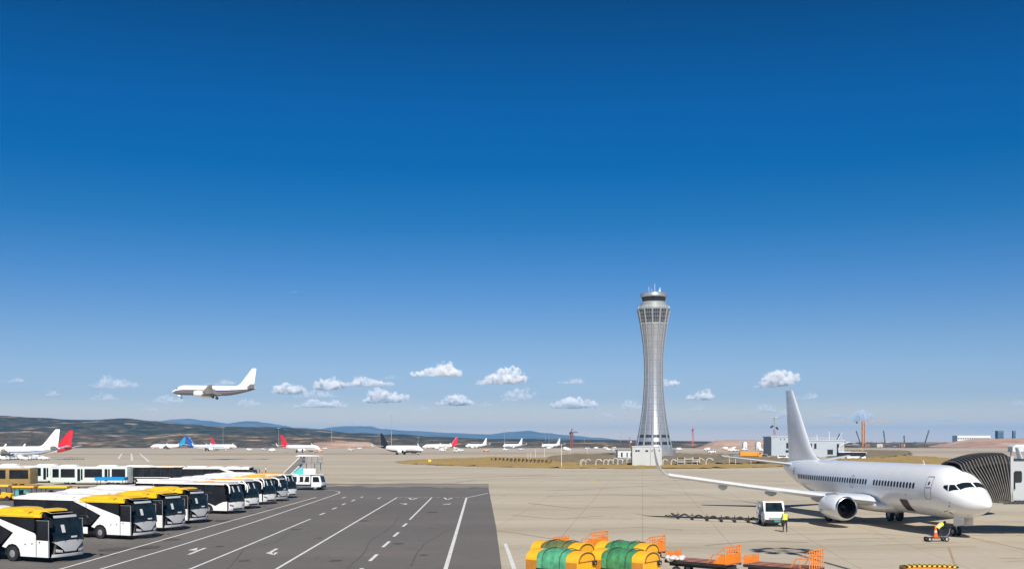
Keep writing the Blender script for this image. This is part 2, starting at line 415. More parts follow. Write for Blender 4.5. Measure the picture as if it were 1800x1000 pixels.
# dark tyre and oil streaks that cross the apron towards the taxiway
for pxs, w in (([(560, 834.5), (640, 835), (740, 833), (800, 831)], 0.8), ([(620, 846), (700, 843), (790, 841.5), (860, 838), (960, 834)], 1.2), ([(800, 848), (840, 843), (960, 838.5)], 0.7),
               ([(380, 832), (480, 830.5), (560, 829.8)], 1.0), ([(930, 884), (1010, 893), (1090, 890)], .35), ([(1040, 930), (1130, 926), (1200, 931)], .3), ([(900, 905), (980, 912), (1060, 906)], .3), ([(1150, 845), (1250, 843), (1380, 846)], .9), ([(960, 872), (1080, 868), (1170, 874)], .4), ([(1240, 958), (1330, 950), (1420, 953)], .25), ([(1000, 828), (1120, 829.5), (1300, 828)], 1.4), ([(1140, 858), (1220, 868), (1300, 881)], 0.18), ([(560, 838.5), (660, 841)], 0.7), ([(960, 862), (1060, 858), (1180, 851)], 0.4)):
    cl('tyre_streak', pxs, w, M_STAIN)
M_WORN = ground_mat('worn_apron_edge', (0.20, 0.18, 0.16), (0.27, 0.24, 0.21), (0.37, 0.32, 0.25), 0.10, 0.2, 6.0, rough=0.9, fine=0.1, fscale=2)
rj = random.Random(4)
def worn_strip(pts_top, pts_bot, z):
    up = []; dn = []
    for u in range(41):
        q = u / 40; px_ = lerp(pts_top[0][0], pts_top[1][0], q)
        up.append(G(px_, lerp(pts_top[0][1], pts_top[1][1], q) + 2.2 * noise.noise((q * 9, 1.3, 0)))); dn.append(G(px_, lerp(pts_bot[0][1], pts_bot[1][1], q) + 3.5 * noise.noise((q * 11, 4.7, 0)) + rj.uniform(-.5, .5)))
    mb = MB(); mb.add([(x, y, z) for x, y in up + dn], [(i, i + 1, 42 + i, 41 + i) for i in range(40)]); o = mb.build('worn_patch', M_WORN, asphalt, recalc=False)
    if o.data.polygons[0].normal.z < 0: o.data.flip_normals()
worn_strip([(520, 850), (859, 849.5)], [(520, 853), (859, 857)], 0.0075)
for pxs in ([(208, 806), (214, 797)], [(246, 797), (262, 811)], [(231, 797), (232, 809)]):
    cl('taxi_line', pxs, 0.9, M_PAINT)

# ---------------------------------------------------------------- rough grass and soil
def rough_patch(name, edge_px, m, h, kind='structure', step=None, z0=-0.02, seed=0):
    """uneven raised patch bounded by a polygon of photograph pixels on the ground"""
    pts = [G(*p) for p in edge_px]
    xs = [p[0] for p in pts]; ys = [p[1] for p in pts]
    st = step or max((max(xs) - min(xs)) / 110, 0.8)
    sty = max((max(ys) - min(ys)) / 70, 0.5)
    def inside(x, y):
        c = False; j = len(pts) - 1
        for i in range(len(pts)):
            if (pts[i][1] > y) != (pts[j][1] > y) and x < (pts[j][0] - pts[i][0]) * (y - pts[i][1]) / (pts[j][1] - pts[i][1]) + pts[i][0]: c = not c
            j = i
        return c
    def dist(x, y):
        d = 1e9
        for i in range(len(pts)):
            a = Vector(pts[i - 1]); b = Vector(pts[i]); ab = b - a
            t = max(0, min(1, (Vector((x, y)) - a).dot(ab) / max(ab.length_squared, 1e-9)))
            d = min(d, (a + ab * t - Vector((x, y))).length)
        return d
    nx = int((max(xs) - min(xs)) / st) + 2; ny = int((max(ys) - min(ys)) / sty) + 2
    mb = MB(); idx = {}
    for i in range(nx + 1):
        for j in range(ny + 1):
            x = min(xs) + (i - .5) * st; y = min(ys) + (j - .5) * sty
            x += noise.noise((x * .3, y * .3, seed)) * st * .6; y += noise.noise((x * .3, y * .3, seed + 9)) * sty * .6
            if inside(x, y):
                d = dist(x, y)
                k = min(1, d / (3.0 + 2 * noise.noise((x * .2, y * .2, 3))))
                z = z0 + k * h * (0.55 + 0.9 * noise.noise((x * .12, y * .25, seed)) + 0.5 * noise.noise((x * .7, y * .9, seed)))
                idx[i, j] = len(mb.v); mb.v.append((x, y, max(z, z0 + .03)))
    for i in range(nx):
        for j in range(ny):
            q = [(i, j), (i + 1, j), (i + 1, j + 1), (i, j + 1)]
            if all(k in idx for k in q): mb.f.append(tuple(idx[k] for k in q)); mb.m.append(0)
    o = mb.build(name, m, smooth=60); o['kind'] = kind
    return o
rough_patch('grass_verge', [(690, 811), (780, 806), (860, 803.5), (1000, 805), (1115, 806), (1200, 806), (1400, 804), (1432, 806), (1440, 815), (1400, 820), (1250, 823.5), (1100, 824), (960, 822.5), (860, 820.5), (770, 818), (700, 814.5)], M_GRASS, 0.5, seed=1)
rough_patch('scrub_ground', [(955, 804), (985, 800), (1100, 797), (1250, 799), (1400, 799), (1440, 802), (1445, 812), (1380, 815), (1200, 818), (1050, 818), (985, 816), (960, 811)], M_SCRUB, 0.95, seed=5, z0=0.0)
rough_patch('grass_verge', [(1440, 800), (1520, 799), (1590, 800), (1680, 806), (1700, 820), (1640, 824), (1560, 818), (1480, 812)], M_GRASS, 0.6, seed=7)
rough_patch('scrub_ground', [(1440, 793), (1520, 791), (1600, 792.5), (1610, 800), (1560, 806), (1450, 806)], M_SCRUB, 0.8, seed=12, z0=0.0)

# ---------------------------------------------------------------- hills
def hill_mat(name, cs, scale, dens=0.5, light=(0.4, 0.3, 0.2), lt=0.62):
    m = bpy.data.materials.new(name); m.use_nodes = True
    nt = m.node_tree; b = nt.nodes['Principled BSDF']; b.inputs['Roughness'].default_value = 1.0; b.inputs['Specular IOR Level'].default_value = 0.05
    tc = nt.nodes.new('ShaderNodeTexCoord'); mp = nt.nodes.new('ShaderNodeMapping'); mp.inputs['Scale'].default_value = (0.6, 0.6, 2.2)
    nt.links.new(tc.outputs['Object'], mp.inputs['Vector'])
    def nz(sc_, det, rg):
        n = nt.nodes.new('ShaderNodeTexNoise'); n.inputs['Scale'].default_value = sc_; n.inputs['Detail'].default_value = det; n.inputs['Roughness'].default_value = rg
        nt.links.new(mp.outputs[0], n.inputs['Vector']); return n.outputs['Fac']
    r = nt.nodes.new('ShaderNodeValToRGB')
    e = r.color_ramp.elements
    e[0].position = 0.36; e[0].color = (*cs[0], 1); e[1].position = 0.62; e[1].color = (*cs[2], 1)
    x = e.new(0.49); x.color = (*cs[1], 1)
    nt.links.new(nz(scale, 9, 0.68), r.inputs['Fac'])
    mr = nt.nodes.new('ShaderNodeMapRange'); mr.inputs['From Min'].default_value = lt; mr.inputs['From Max'].default_value = lt + 0.07
    nt.links.new(nz(scale * 0.45, 7, 0.62), mr.inputs['Value'])
    mx = nt.nodes.new('ShaderNodeMix'); mx.data_type = 'RGBA'; mx.inputs['B'].default_value = (*light, 1)
    nt.links.new(mr.outputs[0], mx.inputs['Factor']); nt.links.new(r.outputs[0], mx.inputs['A'])
    nt.links.new(mx.outputs['Result'], b.inputs['Base Color'])
    return m
def ridge(name, prof, y0, depth, m, seed, rough=0.12, lo=-700, hi=2500, step=7, nv=26, taper=0.0):
    """long hill: crest follows photograph pixels (x, row) at distance y0"""
    def crest(u):
        if u <= prof[0][0]: r = prof[0][1]
        elif u >= prof[-1][0]: r = prof[-1][1]
        else:
            for (a, ra), (b_, rb) in zip(prof, prof[1:]):
                if a <= u <= b_: r = lerp(ra, rb, smoothstep((u - a) / (b_ - a))); break
        return H + (YH - r) * y0 / F
    mb = MB(); nu = int((hi - lo) / step)
    def fn(a, t):
        u = lo + a * (hi - lo); zc = crest(u)
        y = y0 - depth * 0.55 + depth * t; x = X_at(u, y0)
        prof_t = smoothstep(t / 0.55) if t < 0.55 else 1 - 0.8 * smoothstep((t - .55) / .45)
        n1 = noise.fractal((x * 0.0016 + seed, y * 0.0016, seed), 1.0, 2.0, 5)
        n2 = noise.fractal((x * 0.011 + seed, y * 0.011, seed * 2), 1.0, 2.0, 4)
        z = zc * prof_t * (1 + rough * n1 * (1 - 0.7 * (abs(t - .55) < .05))) + zc * 0.03 * n2 * prof_t
        if taper: z = z * smoothstep(min(a, 1 - a) / taper) - 0.2
        return (x, y + zc * 0.8 * n1, max(z - 1.5 * (t == 0), -0.3))
    mb.grid(fn, nu, nv)
    o = mb.build(name, m, smooth=70); o['kind'] = 'structure'
    return o
M_H1 = hill_mat('near_hillside', ((0.030, 0.036, 0.018), (0.080, 0.066, 0.040), (0.20, 0.135, 0.085)), 0.085, light=(0.46, 0.31, 0.19), lt=0.55)
M_H2 = hill_mat('wooded_ridge', ((0.020, 0.028, 0.014), (0.048, 0.050, 0.028), (0.13, 0.098, 0.062)), 0.05, light=(0.36, 0.25, 0.16), lt=0.575)
M_H3 = hill_mat('far_mountain', ((0.12, 0.115, 0.095), (0.16, 0.145, 0.12), (0.22, 0.19, 0.155)), 0.006, light=(0.30, 0.25, 0.20), lt=0.68)
ridge('terrain_slope', [(-700, 752), (-100, 757), (0, 759), (90, 757), (170, 763), (250, 765), (330, 762), (400, 764), (470, 766), (560, 766), (640, 769), (720, 771), (800, 774), (860, 776), (1100, 777.3), (2500, 777.3)], 1750, 650, M_H1, 3.1)
ridge('hills', [(-700, 722), (-200, 728), (0, 731), (60, 733), (120, 737), (180, 737.5), (220, 735), (270, 739), (330, 745), (400, 749), (450, 750), (500, 751), (560, 755), (620, 761), (700, 763), (760, 767), (860, 771), (930, 771), (1000, 772), (1080, 773), (1180, 774.5), (1300, 776), (1500, 777), (2500, 777)], 2700, 1300, M_H2, 7.7, rough=0.10)
ridge('mountains', [(-700, 745), (200, 744), (280, 741), (310, 737), (336, 735), (356, 739), (400, 744), (445, 740), (470, 744), (520, 751), (565, 754), (590, 750), (625, 748.5), (650, 749), (672, 754), (720, 757), (800, 761), (860, 763), (895, 759), (930, 757), (960, 761), (1000, 765), (1050, 769), (1090, 773), (1150, 776.5), (2500, 777)], 11000, 3400, M_H3, 1.3, rough=0.06, lo=-700, hi=1500, step=6, nv=20)
def mound(name, edge, y0, depth, m, seed): return ridge(name, edge, y0, depth, m, seed, rough=0.05, lo=edge[0][0], hi=edge[-1][0], step=2.5, nv=14, taper=0.2)
mound('red_soil_bank', [(1600, 777), (1640, 774), (1690, 771), (1750, 770), (1800, 769.5), (1900, 769), (2100, 770), (2200, 777)], 1500, 160, M_REDSOIL, 4.0)
mound('red_soil_bank', [(1215, 777), (1260, 773.5), (1320, 772.5), (1370, 773), (1440, 776), (1450, 777)], 1250, 120, M_REDSOIL, 5.0)
mound('red_soil_bank', [(530, 777.6), (570, 776.6), (600, 775.2), (630, 776), (675, 777.6)], 1340, 80, M_REDSOIL, 6.0)
# ---------------------------------------------------------------- clouds: lumpy closed bodies of scattering vapour
CLOUD_D = 0.030
CM = bpy.data.materials.new('cloud_vapour'); CM.use_nodes = True
_nt = CM.node_tree; _nt.nodes.clear()
_o = _nt.nodes.new('ShaderNodeOutputMaterial'); _v = _nt.nodes.new('ShaderNodeVolumePrincipled')
_v.inputs['Color'].default_value = (1, 1, 1, 1); _v.inputs['Density'].default_value = 0.014; _v.inputs['Anisotropy'].default_value = -0.35
_tc = _nt.nodes.new('ShaderNodeTexCoord'); _n = _nt.nodes.new('ShaderNodeTexNoise'); _n.inputs['Scale'].default_value = 0.008; _n.inputs['Detail'].default_value = 7; _n.inputs['Roughness'].default_value = 0.62
_m = _nt.nodes.new('ShaderNodeMapRange'); _m.inputs['From Min'].default_value = 0.44; _m.inputs['From Max'].default_value = 0.66; _m.inputs['To Max'].default_value = CLOUD_D
_nt.links.new(_tc.outputs['Object'], _n.inputs['Vector']); _nt.links.new(_n.outputs['Fac'], _m.inputs['Value']); _nt.links.new(_m.outputs[0], _v.inputs['Density'])
_nt.links.new(_v.outputs[0], _o.inputs['Volume'])
CM2 = CM.copy(); CM2.name = 'thin_cloud_vapour'; CM2.node_tree.nodes['Map Range'].inputs['To Max'].default_value = 0.0075; CM2.node_tree.nodes['Map Range'].inputs['From Min'].default_value = 0.46
BASE = 1150.0
def cloud(label, px_, row, wpx, hpx, thin=False, slant=0.0, seed=0):
    rnd = random.Random(seed)
    base_row = row + hpx / 2; y = BASE * F / (YH - base_row); k = y / F
    W, Hh = wpx * k, hpx * k
    mb = MB(); n = max(8, int(wpx / 4.5)); ph = rnd.uniform(0, 6)
    for i in range(n):
        u = (i + .5) / n * 2 - 1 + rnd.uniform(-.10, .10)
        env = max(.30, (1 - abs(u) ** 2.4)) * (.80 + .20 * math.sin(u * 4.3 + ph))
        r = max(.18 * Hh, Hh * .56 * env * rnd.uniform(.8, 1.1))
        cx, cy, cz = u * W * .49, rnd.uniform(-.3, .3) * Hh, r * .55 + slant * u * Hh
        mb.sphere((cx, cy, cz), (r * rnd.uniform(1.0, 1.5), r * 1.2, r * .85), 14)
        for q in range(5):
            a = rnd.uniform(-.2, PI + .2); rr = r * rnd.uniform(.22, .5)
            mb.sphere((cx + r * 1.15 * math.cos(a), cy + rnd.uniform(-.9, .3) * r, cz + r * .8 * math.sin(a)), (rr * 1.3, rr, rr * .85), 10)
    me = mb.mesh('cloud', CM2 if thin else CM)
    o = bpy.data.objects.new('cloud', me); COL.objects.link(o)
    rm = o.modifiers.new('union', 'REMESH'); rm.mode = 'VOXEL'; rm.voxel_size = max(Hh / 22, W / 100)
    dg = bpy.context.evaluated_depsgraph_get(); out = bpy.data.meshes.new_from_object(o.evaluated_get(dg)); out.name = 'cloud'
    o.modifiers.clear(); o.data = out; bpy.data.meshes.remove(me)
    sc_ = Hh * .22
    nv = len(out.vertices); nb = [0.0] * (3 * nv); out.vertices.foreach_get('normal', nb)
    cb = [0.0] * (3 * nv); out.vertices.foreach_get('co', cb)
    for q in range(nv):
        x_, y_, z_ = cb[3 * q:3 * q + 3]
        d = noise.fractal((x_ / Hh * 4.2 + seed, y_ / Hh * 4.2, z_ / Hh * 4.2), 0.9, 2.1, 5) * sc_
        for w in range(3): cb[3 * q + w] += nb[3 * q + w] * d
        if cb[3 * q + 2] < 0: cb[3 * q + 2] *= .3
    out.vertices.foreach_set('co', cb); out.update()
    out.materials.clear(); out.materials.append(CM2 if thin else CM)
    for pl in out.polygons: pl.use_smooth = True
    o.location = (X_at(px_, y), y, BASE)
    tag(o, label, 'cloud', 'small fair-weather clouds')
CL = [(769, 647, 84, 26, 0, 0, 'bright white cloud highest above the dark-tailed jet'), (885, 658, 84, 30, 0, .1, 'bright cloud with rounded top, second highest in the middle'), (508, 678, 56, 26, 0, 0, 'white cloud just right of the landing jet'),
      (583, 670, 50, 26, 0, .2, 'peaked white cloud right of the one beside the landing jet'), (652, 668, 86, 18, 0, 0, 'long flat white cloud below the brightest one\'s left'), (560, 690, 90, 16, 1, 0, 'faint grey-white cloud under the peaked one'),
      (565, 706, 92, 18, 0, .1, 'long white cloud lowest right of the landing jet'), (680, 692, 76, 28, 0, .1, 'plump white cloud below the long flat one'), (803, 701, 66, 20, 0, 0, 'white cloud low over the airfield centre'),
      (852, 708, 30, 9, 1, 0, 'thin wisp right of the low centre cloud'), (912, 689, 56, 26, 1, .3, 'slanting hazy cloud left of the tower'), (1011, 703, 78, 26, 0, .05, 'large white cloud low left of the control tower'),
      (1004, 666, 52, 14, 1, 0, 'faint small cloud left of the tower shaft'), (204, 669, 84, 22, 1, 0, 'wide hazy cloud left of the landing jet'), (184, 695, 56, 14, 1, 0, 'flat hazy cloud low left of the landing jet'),
      (22, 665, 46, 11, 1, 0, 'thin cloud at the far left edge'), (90, 688, 34, 13, 1, 0, 'faint puff between the left edge and the hazy clouds'), (438, 704, 42, 17, 1, 0, 'hazy puff under the landing jet\'s tail'),
      (390, 669, 66, 13, 1, 0, 'pale cloud directly behind the landing jet'), (297, 698, 52, 18, 1, 0, 'hazy cloud behind the landing jet\'s nose'), (1367, 662, 66, 30, 0, .35, 'bright cloud with a trailing left end above the jet\'s fin'),
      (1231, 692, 44, 19, 0, 0, 'compact white cloud right of the tower'), (1176, 668, 36, 18, 0, .1, 'small white cloud touching the tower\'s right side'), (1417, 693, 42, 16, 1, .1, 'soft cloud right of the jet\'s fin'),
      (1343, 715, 44, 18, 1, 0, 'faint low cloud left of the jet\'s fin'), (1378, 726, 40, 20, 1, 0, 'faint cloud behind the jet\'s fin'), (740, 716, 44, 9, 1, 0, 'thin low wisp left of the centre cloud'),
      (1112, 709, 40, 20, 1, 0, 'faint cloud behind the tower\'s left side'), (1470, 728, 46, 12, 1, 0, 'thin low cloud right of the jet\'s fin'), (1515, 730, 20, 22, 1, 0, 'small hazy puff behind the orange crane'),
      (625, 741, 60, 8, 1, 0, 'faint streak just over the blue mountains'), (1660, 735, 50, 9, 1, 0, 'faint streak low over the building site'), (265, 716, 34, 10, 1, 0, 'faint puff low under the landing jet\'s nose'), (690, 660, 40, 10, 1, 0, 'thin wisp right of the long flat cloud'), (1066, 728, 50, 10, 1, 0, 'thin low streak just left of the tower'),
      (1787, 706, 30, 12, 1, 0, 'thin cloud at the right edge'), (1228, 715, 34, 9, 1, 0, 'thin wisp below the compact cloud'), (517, 509, 16, 8, 1, 0, 'tiny lone wisp high in the blue sky')]
for k, (a, b, c, d, th, sl, lab) in enumerate(CL): cloud(lab, a, b, c, d, bool(th), sl, 31 + k)

# ---------------------------------------------------------------- aircraft
FUS = [  # station behind the nose, top, bottom, half width, height of the widest line
    (0.0, 2.60, 2.50, 0.05, 2.55), (0.06, 2.71, 2.40, 0.15, 2.55), (0.20, 2.84, 2.28, 0.28, 2.56), (0.5, 3.05, 2.10, 0.50, 2.58), (1.0, 3.33, 1.88, 0.81, 2.64),
    (1.6, 3.65, 1.70, 1.11, 2.74), (2.1, 3.93, 1.59, 1.31, 2.84), (2.6, 4.27, 1.50, 1.47, 2.94), (3.1, 4.60, 1.44, 1.59, 3.03), (3.8, 4.92, 1.38, 1.72, 3.14),
    (4.8, 5.19, 1.32, 1.83, 3.25), (6.0, 5.28, 1.30, 1.87, 3.3), (8.0, 5.31, 1.30, 1.88, 3.32), (23.5, 5.31, 1.30, 1.88, 3.32), (25.5, 5.31, 1.40, 1.87, 3.35), (27.5, 5.31, 1.66, 1.82, 3.45),
    (30.0, 5.30, 2.12, 1.66, 3.65), (32.5, 5.27, 2.66, 1.40, 3.9), (34.5, 5.20, 3.14, 1.12, 4.12), (36.3, 5.08, 3.62, 0.80, 4.3), (37.4, 4.95, 3.98, 0.52, 4.45), (38.02, 4.78, 4.28, 0.22, 4.53)]
def fus(s):
    s = max(0.0, min(38.02, s))
    for i in range(len(FUS) - 1):
        if FUS[i][0] <= s <= FUS[i + 1][0]: break
    a, b = FUS[i], FUS[i + 1]; t = (s - a[0]) / (b[0] - a[0])
    p = FUS[max(0, i - 1)]; q = FUS[min(len(FUS) - 1, i + 2)]
    out = []
    for k in range(1, 5):
        m0 = (b[k] - p[k]) / (b[0] - p[0]) * (b[0] - a[0]); m1 = (q[k] - a[k]) / (q[0] - a[0]) * (b[0] - a[0])
        if abs(b[k] - a[k]) < 1e-6: m0 = m1 = 0
        out.append((2 * t**3 - 3 * t**2 + 1) * a[k] + (t**3 - 2 * t**2 + t) * m0 + (-2 * t**3 + 3 * t**2) * b[k] + (t**3 - t**2) * m1)
    return out
def fus_pt(s, phi, off=0.0):
    """point of the skin; phi from the top, positive to the right-hand (starboard) side. Local frame: x forward, y left"""
    top, bot, hw, zm = fus(s)
    c, sn = math.cos(phi), math.sin(phi)
    hz = (top - zm) if c > 0 else (zm - bot)
    return (-s, -(hw + off) * sn, zm + (hz + off) * c)
def phi_of(s, z, side=1):
    top, bot, hw, zm = fus(s)
    hz = (top - zm) if z > zm else (zm - bot)
    return side * math.acos(max(-1, min(1, (z - zm) / hz)))
def skin_patch(s0, s1, z0, z1, side=1, off=0.012, corner=0.0, nu=3, nv=3):
    """rounded rectangle lying on the skin"""
    mb = MB(); cs, cz = (s0 + s1) / 2, (z0 + z1) / 2; hs, hz = abs(s1 - s0) / 2, abs(z1 - z0) / 2
    ring = []
    c = min(corner, hs * .98, hz * .98)
    for qx, qz, a0 in ((1, 1, 0), (-1, 1, 90), (-1, -1, 180), (1, -1, 270)):
        for k in range(4):
            a = R(a0 + 30 * k); ring.append((cs + qx * (hs - c) + c * math.cos(a), cz + qz * (hz - c) + c * math.sin(a)))
    mid = [(lerp(cs, x, .5), lerp(cz, z, .5)) for x, z in ring]
    P = lambda s, z, o: fus_pt(s, phi_of(s, z, side), o)
    n = len(ring)
    vs = [P(s, z, off - 0.02) for s, z in ring] + [P(s, z, off) for s, z in ring] + [P(s, z, off) for s, z in mid] + [P(cs, cz, off)]
    fs = [(r * n + i, r * n + (i + 1) % n, (r + 1) * n + (i + 1) % n, (r + 1) * n + i) for r in range(2) for i in range(n)]
    fs += [(2 * n + i, 2 * n + (i + 1) % n, 3 * n) for i in range(n)]
    return mb.add(vs, fs)
def skin_ring(s0, s1, z0, z1, w=0.05, side=1, off=0.014, corner=0.18):
    """seam round a door: thin strip lying on the skin"""
    cs, cz = (s0 + s1) / 2, (z0 + z1) / 2; hs, hz = (s1 - s0) / 2, (z1 - z0) / 2
    pts = []
    for qx, qz, a0 in ((1, 1, 0), (-1, 1, 90), (-1, -1, 180), (1, -1, 270)):
        for k in range(5):
            a = R(a0 + 22.5 * k); pts.append((cs + qx * (hs - corner) + corner * math.cos(a), cz + qz * (hz - corner) + corner * math.sin(a)))
    full = []
    for i, p in enumerate(pts):
        q = pts[(i + 1) % len(pts)]; n = max(1, int(math.hypot(q[0] - p[0], q[1] - p[1]) / 0.25))
        full += [(lerp(p[0], q[0], k / n), lerp(p[1], q[1], k / n)) for k in range(n)]
    n = len(full); outer = []; inner = []
    for s, z in full:
        outer.append(fus_pt(s, phi_of(s, z, side), off))
        inner.append(fus_pt(*(lambda a, b: (a, phi_of(a, b, side)))(cs + (s - cs) * (1 - w / hs), cz + (z - cz) * (1 - w / hz)), off))
    return MB().add(outer + inner, [(i, (i + 1) % n, n + (i + 1) % n, n + i) for i in range(n)])
def skin_poly(corners, off=0.012, nsub=6):
    """quad patch on the skin through corners (s, phi) in order"""
    a, b, c, d = corners
    def fn(u, v):
        s = lerp(lerp(a[0], b[0], u), lerp(d[0], c[0], u), v); p = lerp(lerp(a[1], b[1], u), lerp(d[1], c[1], u), v)
        return fus_pt(s, p, off)
    return MB().grid(fn, nsub, nsub)
def foil(le, te, y, z, thick, n=8):
    """wing section ring at span position y (left positive), le/te stations"""
    ch = te - le; pts = []
    xs = [0.5 * (1 - math.cos(PI * i / n)) for i in range(n + 1)]
    th = lambda x: thick * ch * 2.6 * (0.2969 * math.sqrt(x) - 0.126 * x - 0.3516 * x * x + 0.2843 * x**3 - 0.1036 * x**4) * 1.9
    up = [(x, th(x) * 1.1) for x in xs]; dn = [(x, -th(x) * 0.9) for x in xs[1:-1]][::-1]
    for x, t in up + dn: pts.append((-(le + x * ch), y, z + t))
    return pts
INTAKE = mat('engine_intake_black', (0.008, 0.008, 0.009), 0.95, var=0.2, spec=0.05)
def airliner(name, label, nose, rz, m_body=PLANE_W, m_belly=None, m_tail=None, m_rear=None, stripe_m=None, detail=0, winglet=True, scale=1.0, gear=True, group=None, flaps=False, cat='airplane', pitch=0.0, roll=0.0):
    t = thing(name, label, cat, nose, rz, group)
    t.scale = (scale,) * 3
    if pitch: t.rotation_euler = (roll, pitch, rz)
    m_belly = m_belly or m_body; m_tail = m_tail or m_body; m_rear = m_rear or m_body
    nr = 64 if detail == 2 else 32
    st = [0, .03, .06, .12, .2, .35, .5, .75, 1, 1.3, 1.6, 1.85, 2.1, 2.35, 2.6, 2.85, 3.1, 3.45, 3.8, 4.3, 4.8, 5.4, 6, 7, 8, 11, 14, 17, 20, 23.5, 24.5, 25.5, 26.5, 27.5, 28.7, 30, 31.2, 32.5, 33.5, 34.5, 35.4, 36.3, 36.9, 37.4, 37.75, 38.02]
    if detail == 0: st = st[0:6:2] + st[6::2] + [38.02]
    mb = MB(); mb.loft([[fus_pt(s, 2 * PI * j / nr) for j in range(nr)] for s in st])
    nfaces = (len(st) - 1) * nr
    for i in range(nfaces):
        r, j = divmod(i, nr); ph = 360 * (j + .5) / nr; ph = min(ph, 360 - ph); s = st[r]
        if stripe_m and 88 < ph < 99 and 1.0 < s: mb.m[i] = 3
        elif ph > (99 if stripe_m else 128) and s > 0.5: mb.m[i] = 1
        if s > 30.5 and m_rear is not m_body: mb.m[i] = 2
    body = mb.build('fuselage', [m_body, m_belly, m_rear, stripe_m or m_body], t, smooth=50)
    # wing-body fairing
    mb = MB(); mb.loft([[(-s, hw * math.cos(a), 1.75 + hz * math.sin(a)) for a in (2 * PI * k / 24 for k in range(24))] for s, hw, hz in
                        ((11.6, .3, .12), (12.4, 1.35, .42), (13.6, 1.9, .62), (16, 2.0, .70), (20, 2.0, .68), (22.2, 1.7, .5), (23.8, .9, .25), (24.3, .2, .06))])
    mb.build('wing_fairing', m_belly, t, smooth=60)
    for sd in (1, -1):        # 1: left, -1: right
        w = MB()
        secs = [(13.4, 21.3, 1.5, 2.05, .13), (15.75, 21.0, 5.6, 2.50, .115), (18.9, 22.1, 11.0, 3.18, .10), (22.3, 23.95, 17.1, 4.05, .095)]
        w.loft([foil(a, b, sd * y, z, th) for a, b, y, z, th in secs])
        if not winglet: w.loft([foil(22.3, 23.95, sd * 17.1, 4.05, .095), foil(22.7, 24.05, sd * 17.35, 4.08, .03)])
        wing = w.build('wing', PLANE_G if detail else m_body, t, smooth=45)
        if detail:
            sl = MB(); sl.loft([[(-(a + dx), sd * y, z + dz) for dx, dz in ((-.05, 0), (.10, .10), (.30, .20), (.30, .165), (.1, .05), (-.05, -.03), (.08, -.10), (.28, -.17), (.28, -.19), (.06, -.13), (-.07, -.02))] for a, b, y, z, th in secs[1:]], caps=True)
            sl.build('leading_edge', mat('slat_metal', (0.72, 0.73, 0.74), 0.4, 0.25, var=0.05), wing, smooth=45)
        if winglet:
            q = MB(); rings = []
            for k in range(9):
                u = k / 8; ang = R(78) * smoothstep(u * 1.7)
                yy = 17.1 + 0.85 * math.sin(min(1, u * 1.8) * PI / 2) * .8 + 0.14 * max(0, u - .5); zz = 4.05 + 2.45 * max(0, u) ** 1.35
                le = 22.3 + 2.15 * u ** 1.1; ch = lerp(1.65, 0.62, u)
                th = 0.075 * ch
                ring = []
                for p in foil(0, ch, 0, 0, 0.085):
                    ring.append((-(le - p[0]), sd * (yy - p[2] * math.sin(ang)), zz + p[2] * math.cos(ang)))
                rings.append(ring)
            q.loft(rings); q.build('winglet', PLANE_W if detail == 2 else m_body, t, smooth=50)
        for y, s0, L in ((3.9, 18.8, 3.4), (8.2, 19.4, 3.0), (12.3, 20.6, 2.6)):
            zz = 2.05 + (y - 1.5) * 0.125
            fp = MB(); fp.loft([[(-(s0 + L * u), sd * y + r * .55 * math.cos(a), zz - .30 + r * math.sin(a) - (0.25 * u if flaps else 0.12 * u)) for a in (2 * PI * k / 12 for k in range(12))] for u, r in ((0, .03), (.12, .20), (.35, .32), (.6, .30), (.85, .17), (1, .03))])
            if detail: fp.build('flap_fairing', PLANE_G, t, smooth=60)
        if flaps:
            fl = MB(); fl.loft([foil(a, b, sd * y, z, .09) for a, b, y, z in ((20.7, 22.5, 1.9, 1.55), (20.5, 22.1, 5.6, 2.0), (21.9, 23.2, 11.5, 2.85))])
            fl.build('flap', PLANE_G, t, smooth=45)
        # engine
        ey, ez, es = sd * 5.15, 1.66, 11.9
        en = 40 if detail == 2 else 20
        ME = Matrix.Translation((-es, ey, ez)) @ Matrix.Rotation(R(-90), 4, 'Y')      # local z runs aft
        nac = MB(); nac.lathe([(0.951, 0.125), (0.99, 0.25), (1.04, 0.6), (1.07, 1.2), (1.06, 2.0), (1.00, 2.8), (0.90, 3.5), (0.84, 3.75), (0.78, 3.7), (.6, 3.4)], en, 0, ME, caps=False)
        nacelle = nac.build('engine_nacelle', PLANE_W if detail else m_body, t, smooth=60)
        lip = MB(); lip.lathe([(0.80, 0.35), (0.78, 0.12), (0.80, 0.03), (0.845, -0.02), (0.89, 0.0), (0.932, 0.06), (0.954, 0.128)], en, 0, ME, caps=False); lip.build('intake_lip', METAL, nacelle, smooth=60)
        duct = MB(); duct.lathe([(0.795, 0.10), (0.78, 0.5), (0.78, 1.1), (0.02, 1.12)], en, 0, ME, caps=False); duct.build('intake_duct', INTAKE, nacelle, smooth=50)
        if detail:
            fan = MB()
            for k in range(24):
                a = 2 * PI * k / 24
                fan.add([(.2 * math.cos(a), .2 * math.sin(a), .85), (.76 * math.cos(a + .05), .76 * math.sin(a + .05), .82), (.76 * math.cos(a + .22), .76 * math.sin(a + .22), .95), (.2 * math.cos(a + .3), .2 * math.sin(a + .3), .95)], [(0, 1, 2, 3)], 0, ME)
            fan.build('fan', INTAKE, nacelle)
            sp = MB(); sp.lathe([(0.01, 0.45), (0.1, 0.55), (0.2, 0.75), (0.23, 0.9)], 20, 0, ME); sp.build('spinner', INTAKE, nacelle, smooth=60)
